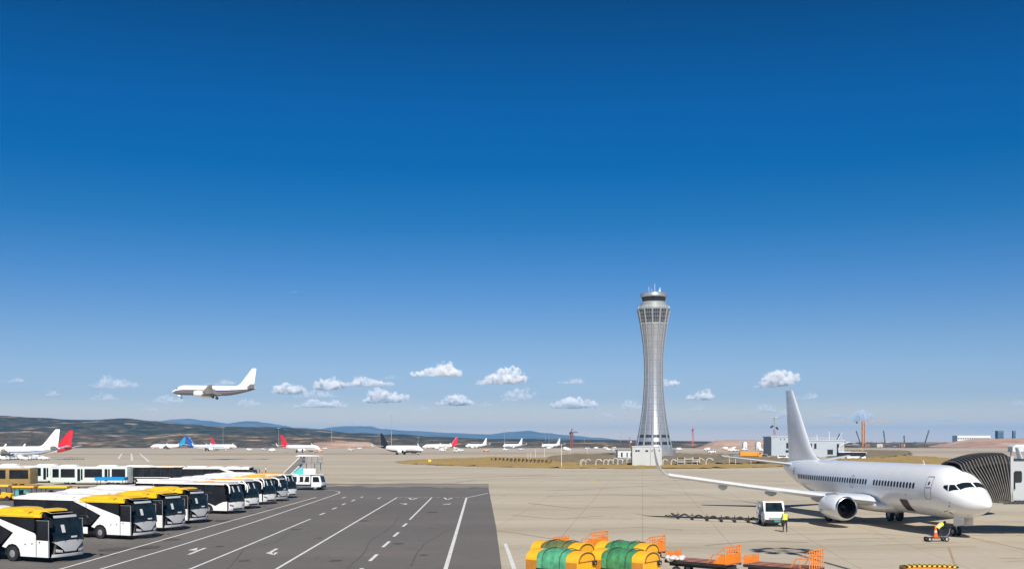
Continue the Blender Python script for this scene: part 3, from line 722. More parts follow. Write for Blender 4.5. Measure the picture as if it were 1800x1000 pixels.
        core = MB(); core.lathe([(0.62, 3.3), (0.6, 3.9), (0.48, 4.4), (0.40, 4.45), (0.25, 4.5), (0.02, 5.0)], 20, 0, ME); core.build('exhaust_cone', STEEL, nacelle, smooth=50)
        py = MB(); py.loft([[(-(s), ey + dy, z) for dy, z in ((-.16, z0), (.16, z0), (.18, z1), (-.18, z1))] for s, z0, z1 in ((12.6, 2.55, 2.70), (13.8, 2.45, 2.88), (15.6, 2.2, 2.72), (17.5, 2.25, 2.4))])
        py.build('pylon', PLANE_G if detail else m_body, t, bevel=0.03)
        # tailplane
        h = MB(); h.loft([foil(a, b, sd * y, z, .09) for a, b, y, z in ((33.9, 37.7, .5, 4.72), (35.9, 38.5, 3.9, 5.16), (37.75, 39.35, 7.1, 5.58))])
        h.build('tailplane', PLANE_G if detail else m_body, t, smooth=45)
        # main gear
        if gear:
            g = MB(); gy = sd * 2.86
            g.tube([(-19.6, gy, 2.0), (-19.6, gy, 0.55)], .13, 12); g.tube([(-19.6, gy - .55, .55), (-19.6, gy + .55, .55)], .1, 10); g.beam((-19.6, sd * 1.4, 1.9), (-19.6, gy, .9), .14)
            mg = g.build('main_gear', STEEL, t, smooth=50)
            for q in (-.43, .43):
                wh = MB(); MW = Matrix.Translation((-19.6, gy + q, .56)) @ Matrix.Rotation(R(90), 4, 'X')
                wh.lathe([(.28, -.14), (.48, -.19), (.55, -.13), (.565, 0), (.55, .13), (.48, .19), (.28, .14)], 24, 0, MW); wh.build('wheel', RUBBER, mg, smooth=40)
                hb = MB(); hb.lathe([(.05, -.2), (.26, -.165), (.28, -.15), (.28, .15), (.26, .165), (.05, .2)], 16, 0, MW); hb.build('hub', STEEL, mg, smooth=40)
    # fin with dorsal fillet
    v = MB(); v.loft([[(p[0], p[2], z) for p in foil(le, te, 0, 0, th)] for le, te, z, th in ((28.0, 37.3, 5.0, .035), (29.9, 37.25, 5.55, .055), (31.0, 37.3, 6.2, .072), (31.75, 37.4, 7.0, .08), (34.0, 37.75, 9.8, .085), (36.1, 38.05, 12.35, .085), (36.35, 38.05, 12.5, .04))])
    fin = v.build('fin', m_tail, t, smooth=45)
    if detail:
        rud = MB()
        for y in (-1, 1):
            rud.add([(-36.05, y * .175, 5.7), (-36.09, y * .175, 5.7), (-37.37, y * .105, 12.0), (-37.33, y * .105, 12.0)], [(0, 1, 2, 3)])
        rud.build('rudder_seam', MIDGREY, fin)
    # nose gear
    if gear:
        g = MB(); ns = 4.45
        g.tube([(-ns, 0, 1.6), (-ns, 0, .36)], .085, 10); g.tube([(-ns, -.3, .36), (-ns, .3, .36)], .06, 8); g.beam((-ns + .5, 0, 1.4), (-ns, 0, .75), .07)
        ng = g.build('nose_gear', STEEL, t, smooth=50)
        for q in (-.2, .2):
            wh = MB(); MW = Matrix.Translation((-ns, q, .345)) @ Matrix.Rotation(R(90), 4, 'X')
            wh.lathe([(.16, -.07), (.28, -.1), (.335, -.06), (.345, 0), (.335, .06), (.28, .1), (.16, .07)], 20, 0, MW); wh.build('wheel', RUBBER, ng, smooth=40)
            hb = MB(); hb.lathe([(.03, -.1), (.15, -.085), (.16, .085), (.03, .1)], 14, 0, MW); hb.build('hub', STEEL, ng, smooth=40)
        for y in (-.38, .38):
            d = MB(); d.prism([(-2.75, 1.50), (-4.1, 1.42), (-4.1, .86), (-3.95, .80), (-2.9, .92), (-2.75, 1.0)], y - .02, y + .02); d.build('gear_door', m_body, ng)
    if detail:
        for sd in (1, -1):
            wz = lambda *q: skin_poly([(a, phi_of(a, z, sd)) for a, z in q])
            f = [skin_poly([(1.78, sd * R(3)), (2.10, phi_of(2.10, 3.56, sd)), (2.62, phi_of(2.62, 3.90, sd)), (2.32, sd * R(3))]),
                 wz((2.18, 3.55), (2.86, 3.42), (3.03, 3.89), (2.70, 3.91)), wz((2.94, 3.43), (3.46, 3.68), (3.49, 3.84), (3.13, 3.88))]
            for k in f: k.build('cockpit_window', GLASS, body, smooth=50)
        if detail == 2:
            WIN = mat('cabin_window_glass', (0.012, 0.016, 0.022), 0.35, var=0.3, spec=0.25)
            s = 7.35; k = 0
            while s < 30.9:
                if not (14.45 < s < 15.35):
                    q = skin_patch(s - .145, s + .145, 3.44, 3.91, 1, .012, .12); q.build('cabin_window', WIN, body, smooth=30)
                s += .508
            for s0, s1, z0, z1, nm in ((4.75, 5.62, 2.72, 4.45, 'service_door'), (32.0, 32.75, 2.95, 4.5, 'service_door'), (17.78, 18.35, 3.05, 4.15, 'overwing_exit')):
                d = skin_ring(s0, s1, z0, z1, .045, 1, .014, .14 if nm == 'service_door' else .22); dr = d.build(nm, MIDGREY, body)
                if nm == 'service_door':
                    skin_patch(s0 + .32, s0 + .52, z0 + 1.1, z0 + 1.35, 1, .016, .1).build('door_window', WIN, dr, smooth=30)
                    skin_patch(s0 + .12, s0 + .75, z0 + .88, z0 + .93, 1, .016, .02).build('door_handle', MIDGREY, dr)
            # open forward hold: dark inside painted as a black skin patch, and its frame
            hold = skin_poly([(8.55, phi_of(8.55, 1.58)), (9.75, phi_of(9.75, 1.58)), (9.75, phi_of(9.75, 2.5)), (8.55, phi_of(8.55, 2.5))], .014, 9); hd = hold.build('hold_dark_inside', BLACK, body, smooth=30)
            skin_ring(8.50, 9.80, 1.58, 2.54, .05, 1, .018, .08).build('hold_frame', MIDGREY, hd)
            for s, z, r in ((2.9, 2.35, .07), (2.7, 2.62, .05), (3.3, 1.8, .10), (7.9, 2.6, .05), (8.6, 2.9, .06)):
                skin_patch(s - r, s + r, z - r, z + r, 1, .013, r).build('sensor_port', MIDGREY, body)
            at = MB(); at.prism([(-9.0, 5.25), (-9.35, 5.25), (-9.40, 5.6), (-9.3, 5.6)], -.015, .015); at.build('antenna', WHITE, body)
            at = MB(); at.tube([(-3.15, -1.35, 2.0), (-3.2, -1.6, 1.95), (-3.0, -1.72, 1.93)], .035, 6); at.build('pitot_probe', DARKM, body)
        else:
            for a, b in ((7.3, 13.9), (15.2, 20.5), (21.0, 30.5)):
                s = a
                while s < b:
                    for sd in (1, -1): skin_patch(s - .14, s + .14, 3.46, 3.9, sd, .014, .1).build('cabin_window', MIDGREY, body) if sd == -1 else None
                    s += .508 * 1.0
    return t

hd = R(7.15)
AIR_RZ = math.atan2(-math.cos(hd), math.sin(hd))
jet = airliner('passenger_jet', 'large white passenger jet with winglets parked nose-on at the jet bridge', (33.84, 75.35, 0), AIR_RZ, detail=2)
# ---------------------------------------------------------------- jet bridge
BELLOW = mat('bellows_fabric', (0.050, 0.047, 0.043), 0.75, var=0.25, scale=4, bump=0.3, bscale=12)
BELLOW2 = mat('bellows_ridge', (0.17, 0.16, 0.145), 0.7, var=0.2, scale=4)
CABG = mat('bridge_cab_grey', (0.40, 0.42, 0.43), 0.4, var=0.05, dirt=(0.3, 0.3, 0.3, .3))
CABD = mat('bridge_cab_panel', (0.36, 0.37, 0.42), 0.4, 0.2, var=0.05)
jb = thing('jet_bridge', 'grey jet bridge with dark ribbed bellows hood over the white jet\'s nose', 'jet bridge', (36.9, 80.9, 0))
# accordion hood: arches swinging from the cab frame (local x 0) to the aircraft skin (local x about -3.4)
NR = 15
def arch(u, grow):
    """one inverted U of the hood; u = 0 at the cab, 1 at the aircraft"""
    pts = []
    xt = -3.55 * u ** 0.95; zt = 6.02 - 0.62 * u ** 1.6 + 0.10 * math.sin(PI * u)
    xf = 0.16 - 2.0 * u ** 1.1; zf = 2.74          # foot of the near leg slides up the nose
    xb = -0.2 - 1.5 * u; zb = 2.9 + .8 * u
    yf, yb = -1.95 - grow, 1.9 + grow
    for k in range(25):
        t = k / 24
        if t < .40:
            q = t / .40; pts.append((lerp(xf, xt, q ** 1.25), yf + 0.12 * q, lerp(zf, zt - .42, q)))
        elif t < .6:
            q = (t - .4) / .2; a = PI * (1 - q); 
            pts.append((xt, lerp(yf + .12, yb - .1, q), zt - .42 + .42 * (1 - abs(2 * q - 1) ** 4.0) + grow * .9))
        else:
            q = (t - .6) / .4; pts.append((lerp(xt, xb, q), yb - .1, lerp(zt - .42, zb, q)))
    return pts
hood = MB(); rings = []
for i in range(NR * 2 + 1):
    rings.append(arch(i / (NR * 2), 0.0 if i % 2 else 0.2))
hood.loft(rings, caps=False, closed=False)
hood_o = hood.build('bellows_hood', BELLOW, jb)
for i in range(0, NR * 2 + 1, 2):
    r_ = MB(); r_.tube([Vector(p) for p in arch(i / (NR * 2), 0.21)], 0.032, 5); r_.build('hood_rib', BELLOW2, hood_o)
# cab: front frame, side wall with window, rounded rear shell
c = MB(); c.box(0.02, 0.24, -2.15, -1.9, 2.65, 6.0); c.box(0.02, 0.24, 1.9, 2.15, 2.65, 6.0); c.box(0.02, .24, -1.9, 1.9, 5.7, 6.0); c.build('cab_frame', CABG, jb, bevel=.02)
MB().box(0.24, 1.25, 1.90, 1.98, 2.72, 5.72).build('cab_wall', CABG, jb); cw = MB().box(0.24, 1.25, -1.98, -1.90, 2.72, 5.72).build('cab_wall', CABG, jb)
c = MB(); c.prism([(0.30, 4.05), (0.85, 4.05), (0.92, 4.15), (0.92, 4.80), (0.85, 4.90), (0.42, 4.90), (0.30, 4.75)], -2.03, -1.97); c.build('cab_window', GLASS, cw, bevel=.01)
c = MB(); c.tube([(0.34, -2.1, 3.55), (0.30, -2.15, 4.0), (0.35, -2.1, 4.3)], .05, 6); c.build('cab_lamp', BLACK, cw)
for yy in (-2.16, 1.94): MB().box(1.25, 1.48, yy, yy + .22, 2.62, 5.66).build('cab_post', WHITE, jb, bevel=.03)
c = MB(); ring = [(1.48 + 2.6 + 2.6 * math.cos(a), 2.3 * math.sin(a)) for a in (PI * 2 * k / 40 for k in range(40))]
c.prism(ring, 2.8, 5.45, 'xy'); c.build('cab_rotunda', CABD, jb, smooth=30)
c = MB(); c.box(0.2, 1.6, -2.1, 2.1, 5.70, 5.78); c.prism([(x * 1.04 - .16, y * 1.06) for x, y in ring], 5.46, 5.60, 'xy'); c.prism([(x * 1.05 - .2, y * 1.08) for x, y in ring], 5.60, 5.66, 'xy', 1)
c.build('cab_roof', [BLACK, GREY], jb)
c = MB(); c.box(-0.6, 7.5, -1.6, 1.6, 2.48, 2.70); c.build('cab_floor', GREY, jb)
c = MB()
for k in range(16):
    x = -.1 + k * .32; c.beam((x, -2.12, 2.50), (x + .16, -2.12, 2.66), .05); c.beam((x + .16, -2.12, 2.66), (x + .32, -2.12, 2.50), .05)
c.beam((-.5, -2.12, 2.48), (6, -2.12, 2.48), .07); c.beam((-.5, -2.12, 2.7), (6, -2.12, 2.7), .05)
c.build('floor_truss', DARKM, jb)
c = MB(); c.tube([(0.1, -2.0, 6.0), (0.1, -2.0, 6.22)], .03, 6); c.sphere((0.1, -2.0, 6.25), .06, 8); c.build('roof_lamp', BLACK, jb)
# telescopic tunnel beyond the frame and the column that carries the bridge
c = MB(); c.box(6.2, 26, -1.75, 1.75, 2.9, 5.5); c.build('tunnel', CABD, jb, bevel=.04)
c = MB(); c.box(10.2, 10.6, -1.5, -1.1, .5, 2.9); c.box(10.2, 10.6, 1.1, 1.5, .5, 2.9); c.box(10.1, 10.7, -1.7, 1.7, .35, .7); c.build('support_leg', GREY, jb)
for y in (-1.5, -.9, .9, 1.5):
    wh = MB(); wh.lathe([(.2, -.16), (.45, -.18), (.5, -.1), (.5, .1), (.45, .18), (.2, .16)], 20, 0, Matrix.Translation((10.4, y, .5)) @ Matrix.Rotation(R(90), 4, 'X')); wh.build('wheel', RUBBER, jb, smooth=40)

# ---------------------------------------------------------------- people
SKIN = mat('skin', (0.36, 0.20, 0.13), 0.55, var=0.05)
HAIR = mat('black_hair', (0.012, 0.010, 0.009), 0.6)
VEST = mat('hi_vis_vest', (0.62, 0.83, 0.03), 0.6, var=0.08, scale=6)
TAPE = mat('reflective_tape', (0.62, 0.63, 0.62), 0.3, 0.3)
DKCLOTH = mat('dark_work_cloth', (0.018, 0.02, 0.028), 0.85, var=0.2, scale=5)
SHIRTW = mat('white_shirt', (0.72, 0.72, 0.72), 0.8, var=0.05)
def skin_mesh(nodes, edges, mats, classify, name='body'):
    me = bpy.data.meshes.new('skeleton'); names = list(nodes); ix = {n: i for i, n in enumerate(names)}
    me.from_pydata([nodes[n][0] for n in names], [(ix[a], ix[b]) for a, b in edges], [])
    o = bpy.data.objects.new('skeleton', me); COL.objects.link(o)
    o.modifiers.new('skin', 'SKIN'); ss = o.modifiers.new('sub', 'SUBSURF'); ss.levels = 2; ss.render_levels = 2
    for i, n in enumerate(names):
        r = nodes[n][1]; me.skin_vertices[0].data[i].radius = r if isinstance(r, tuple) else (r, r)
        me.skin_vertices[0].data[i].use_root = (n == 'pelvis')
    dg = bpy.context.evaluated_depsgraph_get()
    out = bpy.data.meshes.new_from_object(o.evaluated_get(dg)); out.name = name
    bpy.data.objects.remove(o); bpy.data.meshes.remove(me)
    out.materials.clear()
    for m in mats: out.materials.append(m)
    segs = [(Vector(nodes[a][0]), Vector(nodes[b][0]), classify(a, b)) for a, b in edges]
    for p in out.polygons:
        c = p.center; best = (1e9, 0)
        for a, b, k in segs:
            ab = b - a; t = max(0, min(1, (c - a).dot(ab) / max(ab.length_squared, 1e-9))); d = (a + ab * t - c).length
            if d < best[0]: best = (d, k)
        p.material_index = best[1]; p.use_smooth = True
    return out
def person(label, loc, rz, J, top=SHIRTW, legs=DKCLOTH, vest=False, group=None):
    """J: joint positions; figure faces local +y. Body is one skin with head and five-fingered hands"""
    t = thing('person', label, 'person', loc, rz, group)
    rad = {'pelvis': (.135, .10), 'waist': (.125, .095), 'chest': (.155, .105), 'neck': .055, 'head': .085, 'crown': .07,
           'sh_l': .068, 'sh_r': .068, 'el_l': .045, 'el_r': .045, 'wr_l': .03, 'wr_r': .03, 'pm_l': (.038, .02), 'pm_r': (.038, .02),
           'hip_l': .09, 'hip_r': .09, 'kn_l': .062, 'kn_r': .062, 'an_l': .045, 'an_r': .045, 'to_l': .04, 'to_r': .04}
    nodes = {k: (tuple(J[k]), rad[k]) for k in J}
    edges = [('pelvis', 'waist'), ('waist', 'chest'), ('chest', 'neck'), ('neck', 'head'), ('head', 'crown')]
    for s in 'lr':
        edges += [('chest', 'sh_' + s), ('sh_' + s, 'el_' + s), ('el_' + s, 'wr_' + s), ('wr_' + s, 'pm_' + s),
                  ('pelvis', 'hip_' + s), ('hip_' + s, 'kn_' + s), ('kn_' + s, 'an_' + s), ('an_' + s, 'to_' + s)]
        w, p = Vector(J['wr_' + s]), Vector(J['pm_' + s]); d = (p - w).normalized()
        side = d.cross(Vector((0, 1, 0.01))).normalized() if abs(d.y) < .9 else Vector((1, 0, 0)); nrm = d.cross(side)
        for i, (off, ln) in enumerate(((-.03, .062), (-.01, .075), (.01, .07), (.03, .055))):
            a = p + side * off; b = a + d * ln * .6; e = b + (d * .8 + nrm * .6) * ln * .5
            for q, (nm, r) in enumerate((('a', .010), ('b', .009), ('c', .008))):
                nodes['f%d%s_%s' % (i, nm, s)] = (tuple((a + d * .012, b, e)[q]), r)
            edges += [('pm_' + s, 'f%da_%s' % (i, s)), ('f%da_%s' % (i, s), 'f%db_%s' % (i, s)), ('f%db_%s' % (i, s), 'f%dc_%s' % (i, s))]
        th = w.lerp(p, .45) + side * -.03; nodes['th_' + s] = (tuple(th + side * -.02 + d * .03), .011); nodes['ti_' + s] = (tuple(th + side * -.028 + d * .065), .009)
        edges += [('wr_' + s, 'th_' + s), ('th_' + s, 'ti_' + s)]
    def cls(a, b):
        if b.startswith(('f', 'th', 'ti', 'pm')) or a in ('neck', 'head'): return 0
        if b.startswith(('hip', 'kn', 'an')): return 2
        if b.startswith('to'): return 3
        return 1
    put('body', skin_mesh(nodes, edges, [SKIN, top, legs, BLACK], cls), t)
    hd_, cr = Vector(J['head']), Vector(J['crown'])
    f = MB(); ax = (cr - hd_).normalized(); M = Matrix.Translation(hd_.lerp(cr, .62)) @ ax.to_track_quat('Z', 'Y').to_matrix().to_4x4()
    f.loft([[tuple(M @ Vector((.092 * q * math.cos(a), .102 * q * math.sin(a) - .012, z))) for a in (2 * PI * k / 16 for k in range(16))] for q, z in ((.98, -.02), (1.02, .02), (.95, .06), (.72, .095), (.3, .115), (.05, .118))], caps=True)
    f.build('hair', HAIR, t, smooth=60)
    fc = hd_.lerp(cr, .35)
    MB().sphere(fc + Vector((0, .095, -.01)), (.014, .022, .02), 8).build('nose', SKIN, t, smooth=60)
    for q in (-.092, .092): MB().sphere(fc + Vector((q, 0, 0)), (.012, .025, .035), 8).build('ear', SKIN, t, smooth=60)
    if vest:
        v = MB(); pe, wa, ch = Vector(J['pelvis']), Vector(J['waist']), Vector(J['chest'])
        ne = Vector(J['neck'])
        seq = [(pe.lerp(wa, .15), .205, .165), (pe.lerp(wa, .7), .20, .155), (wa.lerp(ch, .4), .21, .16), (ch, .235, .165), (ch.lerp(ne, .45), .215, .14), (ch.lerp(ne, .75), .12, .10)]
        rings = []
        for k, (p, a_, b_) in enumerate(seq):
            ax = (seq[min(k + 1, len(seq) - 1)][0] - seq[max(k - 1, 0)][0]).normalized(); M = Matrix.Translation(p) @ ax.to_track_quat('Z', 'Y').to_matrix().to_4x4()
            # track quat may spin the section: keep it aligned with the shoulders
            sx = (Vector(J['sh_r']) - Vector(J['sh_l'])).normalized(); sy = ax.cross(sx).normalized()
            rings.append([tuple(p + sx * a_ * math.cos(q) + sy * b_ * math.sin(q)) for q in (2 * PI * j / 20 for j in range(20))])
        v.loft(rings, caps=False); ve = v.build('vest', VEST, t, smooth=60)
        for k in (1, 2):
            tp = MB(); r0, r1 = rings[k], [tuple(Vector(a).lerp(Vector(b), .35)) for a, b in zip(rings[k], rings[k + 1])]
            grow = lambda r, c: [tuple(c + (Vector(q) - c) * 1.03) for q in r]
            tp.loft([grow(r0, seq[k][0]), grow(r1, seq[k][0].lerp(seq[k + 1][0], .35))], caps=False); tp.build('reflective_band', TAPE, ve, smooth=60)
    return t
def standing(lean=0.0, arm=0.0, wide=.11):
    J = {'pelvis': (0, 0, .95), 'waist': (0, lean * .3, 1.12), 'chest': (0, lean, 1.34), 'neck': (0, lean * 1.2, 1.50), 'head': (0, lean * 1.3 + .01, 1.57), 'crown': (0, lean * 1.4 + .01, 1.68)}
    for s, q in (('l', -1), ('r', 1)):
        J['sh_' + s] = (q * .19, lean, 1.42); J['el_' + s] = (q * .26, lean + arm * .1 - .02, 1.13); J['wr_' + s] = (q * (.24 - .06 * arm), lean + .08 + arm * .2, .90 + arm * .16); J['pm_' + s] = (q * (.23 - .08 * arm), lean + .11 + arm * .27, .83 + arm * .16)
        J['hip_' + s] = (q * .09, 0, .88); J['kn_' + s] = (q * wide, .02, .48); J['an_' + s] = (q * (wide + .02), 0, .085); J['to_' + s] = (q * (wide + .04), .16, .04)
    return J
px, py = G(1380, 935)
person('person in yellow hi-vis vest and dark trousers standing before the white service truck', (px, py, 0), R(10), standing(.02, .6, .13), top=DKCLOTH, vest=True)
x, y = X_at(467, 236), 236
person('person in white shirt and dark trousers walking behind the row of buses', (x, y, 0), R(-70), standing(0, 0, .16), top=SHIRTW)
x, y = X_at(552, 214), 214
person('dark-haired person in white shirt behind the passenger stairs truck', (x, y, 0), R(-100), standing(0, 0, .12), top=SHIRTW)
# worker bending at the nose wheel
J = {'pelvis': (0, -.22, .60), 'waist': (0, -.10, .74), 'chest': (0, .16, .90), 'neck': (0, .33, .98), 'head': (0, .40, 1.0), 'crown': (0, .47, 1.09)}
for s, q in (('l', -1), ('r', 1)):
    J['sh_' + s] = (q * .18, .22, .94); J['el_' + s] = (q * .22, .40, .70); J['wr_' + s] = (q * .14, .58, .58); J['pm_' + s] = (q * .12, .65, .55)
    J['hip_' + s] = (q * .10, -.20, .56); J['kn_' + s] = (q * .17, .14, .42); J['an_' + s] = (q * .15, -.12, .085); J['to_' + s] = (q * .16, .05, .04)
x, y = G(1653, 943)
person('person in yellow hi-vis vest crouching at the jet\'s nose wheel', (x, y + .2, 0), R(-75), J, top=DKCLOTH, vest=True)

# ---------------------------------------------------------------- small equipment round the jet
def wheel_mb(c, r, w, axis='X', n=18):
    rot = Matrix.Rotation(R(90), 4, 'X') if axis == 'X' else Matrix.Rotation(R(90), 4, 'Y')
    return MB().lathe([(r * .5, -w * .42), (r * .86, -w * .5), (r * .97, -w * .35), (r, 0), (r * .97, w * .35), (r * .86, w * .5), (r * .5, w * .42)], n, 0, Matrix.Translation(c) @ rot)
def hub_mb(c, r, w, n=12):
    return MB().lathe([(r * .1, -w * .5), (r * .45, -w * .46), (r * .52, -w * .4), (r * .52, w * .4), (r * .45, w * .46), (r * .1, w * .5)], n, 0, Matrix.Translation(c) @ Matrix.Rotation(R(90), 4, 'X'))
CONE = mat('traffic_cone', (0.85, 0.12, 0.015), 0.5, var=.06)
x, y = G(1646, 951)
tr = thing('wheel_trolley', 'low black hand trolley standing before the jet\'s nose wheel', 'trolley', (x, y, 0), R(4))
c = MB(); c.box(-.75, .75, -.3, .3, .24, .30); c.beam((-.75, -.28, .3), (-.75, .28, .3), .06); c.build('deck', DARKM, tr)
for xx in (-.62, .62):
    for yy in (-.3, .3):
        w_ = wheel_mb((xx, yy, .17), .17, .09).build('wheel', RUBBER, tr, smooth=40); hub_mb((xx, yy, .17), .17, .1).build('hub', STEEL, w_)
c = MB(); c.tube([(.7, 0, .3), (1.05, .25, .55), (1.15, .3, .9)], .022, 6); c.build('handle', STEEL, tr)
cone = thing('traffic_cone', 'orange traffic cone standing on the black trolley by the nose wheel', 'traffic cone', (x - .06, y, .302), 0)
c = MB(); c.lathe([(.15, 0.04), (.13, .2), (.08, .55), (.035, .84), (.02, .86)], 18); c.build('cone_body', CONE, cone, smooth=50)
c = MB(); c.box(-.2, .2, -.2, .2, 0, .04); c.build('cone_base', CONE, cone, bevel=.01)
c = MB(); c.lathe([(.118, .34), (.096, .48)], 18, caps=False); c.build('cone_band', TAPE, cone, smooth=50)
# hose carried on small wheeled stands
hx0, hy0 = G(1180, 911); hx1, hy1 = G(1326, 919)
HOSE = mat('hose_rubber', (0.05, 0.038, 0.03), 0.7, var=.3)
hose = thing('ground_hose', 'long dark ground hose on small wheeled stands left of the service truck', 'hose', (hx0, hy0, 0))
pts = []
for k in range(60):
    u = k / 59; pts.append((lerp(0, hx1 - hx0, u), lerp(0, hy1 - hy0, u) + .22 * math.sin(u * 9) - (0.7 * math.sin(u * 3.1)), .34 + .13 * math.cos(u * 2 * PI * 6)))
c = MB(); c.tube(pts, .085, 8); c.build('hose_pipe', HOSE, hose, smooth=60)
for k in range(1, 7):
    p = pts[min(59, k * 10 - 5)]
    c = MB(); c.beam((p[0], p[1] - .3, .1), (p[0], p[1] + .3, .1), .06); c.beam((p[0], p[1], .1), (p[0], p[1], .62), .06); c.beam((p[0] - .2, p[1], .42), (p[0] + .2, p[1], .42), .06); st_ = c.build('hose_stand', DARKM, hose)
    for yy in (-.3, .3): wheel_mb((p[0], p[1] + yy, .1), .1, .06, n=12).build('wheel', RUBBER, st_, smooth=40)
c = MB(); c.tube([(-.6 + .1 * k, .12 * math.sin(k * 1.7), .2 + .12 * abs(math.sin(k))) for k in range(14)], .05, 6); c.build('hose_end', HOSE, hose, smooth=60)
# service truck facing the camera
x, y = G(1363, 925.5)
sv = thing('service_truck', 'small white airport service truck with amber roof bar facing the camera beside the engine', 'truck', (x, y, 0), R(-94))   # local +x forward
c = MB(); prof = [(0, .42), (.06, .72), (-.04, 1.0), (-.45, 1.18), (-.98, 1.98), (-1.15, 2.08), (-2.0, 2.08), (-2.1, .40)]
c.prism(prof, -.86, .86); cab = c.build('cab', WHITE, sv, bevel=.05, seg=2)
c = MB(); c.add([(-.47, -.74, 1.23), (-.47, .74, 1.23), (-.93, .66, 1.95), (-.93, -.66, 1.95)], [(0, 1, 2, 3)]); 
for v in range(len(c.v)): c.v[v] = (c.v[v][0] + .035, c.v[v][1], c.v[v][2] + .02)
c.build('windscreen', SCREEN, cab)
for s in (-1, 1):
    c = MB(); c.prism([(-.75, 1.25), (-1.75, 1.25), (-1.75, 1.92), (-1.1, 1.92)], s * .862, s * .872); c.build('side_window', GLASS, cab)
    c = MB(); c.prism([(.075, .62), (.0, .95), (-.3, 1.02), (-.25, .7)], s * .80, s * .885); c.build('headlight', GREY, cab, bevel=.01)
    c = MB(); c.box(-.50, -.42, s * .95, s * 1.08, 1.2, 1.55); c.beam((-.46, s * .84, 1.3), (-.46, s * 1.0, 1.35), .04); c.build('mirror', BLACK, cab)
c = MB(); c.box(-.0, .12, -.84, .84, .32, .60); c.build('bumper', BLACK, sv, bevel=.03)
c = MB(); c.box(.122, .132, -.1, .38, .40, .56); c.build('number_plate', mat('green_plate', (0.02, 0.25, 0.19), .5, var=.2, scale=30), sv)
c = MB(); c.box(-1.25, -1.05, -.62, .62, 2.09, 2.19); c.build('roof_beacon', mat('amber_beacon', (.75, .30, .04), .3), sv, bevel=.03)
MB().box(.03, .075, -.55, .55, .66, .74).build('grille', DARKM, cab)
for y_ in (-.35, .25): MB().tube([(-.40, y_, 1.24), (-.52, y_ + .3, 1.42), (-.60, y_ + .15, 1.58)], .012, 5).build('wiper', BLACK, cab)
c = MB(); c.box(.008, .03, -.16, .22, .86, .92); c.build('front_badge', MIDGREY, cab)
c = MB(); c.box(-4.1, -2.15, -.85, .85, .55, .75); c.build('chassis', DARKM, sv)
c = MB(); c.box(-4.1, -2.2, -.3, .86, .76, 2.0); c.build('equipment_box', WHITE, sv, bevel=.03)
c = MB()
for k in range(5): c.beam((-2.3 - k * .4, -.8, .76), (-2.3 - k * .4, -.8, 1.9), .05)
for z in (1.1, 1.5, 1.9): c.beam((-2.2, -.8, z), (-4.1, -.8, z), .05)
c.tube([(-2.5, -.9, .6), (-2.45, -1.1, 1.0), (-2.5, -1.15, 1.5), (-2.8, -1.0, 1.8), (-3.0, -.9, 1.2)], .07, 8); c.tube([(-2.2, -.95, .5), (-2.0, -1.15, .8), (-2.1, -1.05, 1.3)], .06, 8)
c.box(-2.75, -2.35, -1.1, -.82, .9, 1.3); c.build('pump_gear', STEEL, sv)
for xx in (-.75, -3.3):
    for s in (-1, 1):
        w_ = wheel_mb((xx, s * .76, .33), .33, .22).build('wheel', RUBBER, sv, smooth=40); hub_mb((xx, s * .76, .33), .33, .23).build('hub', STEEL, w_)

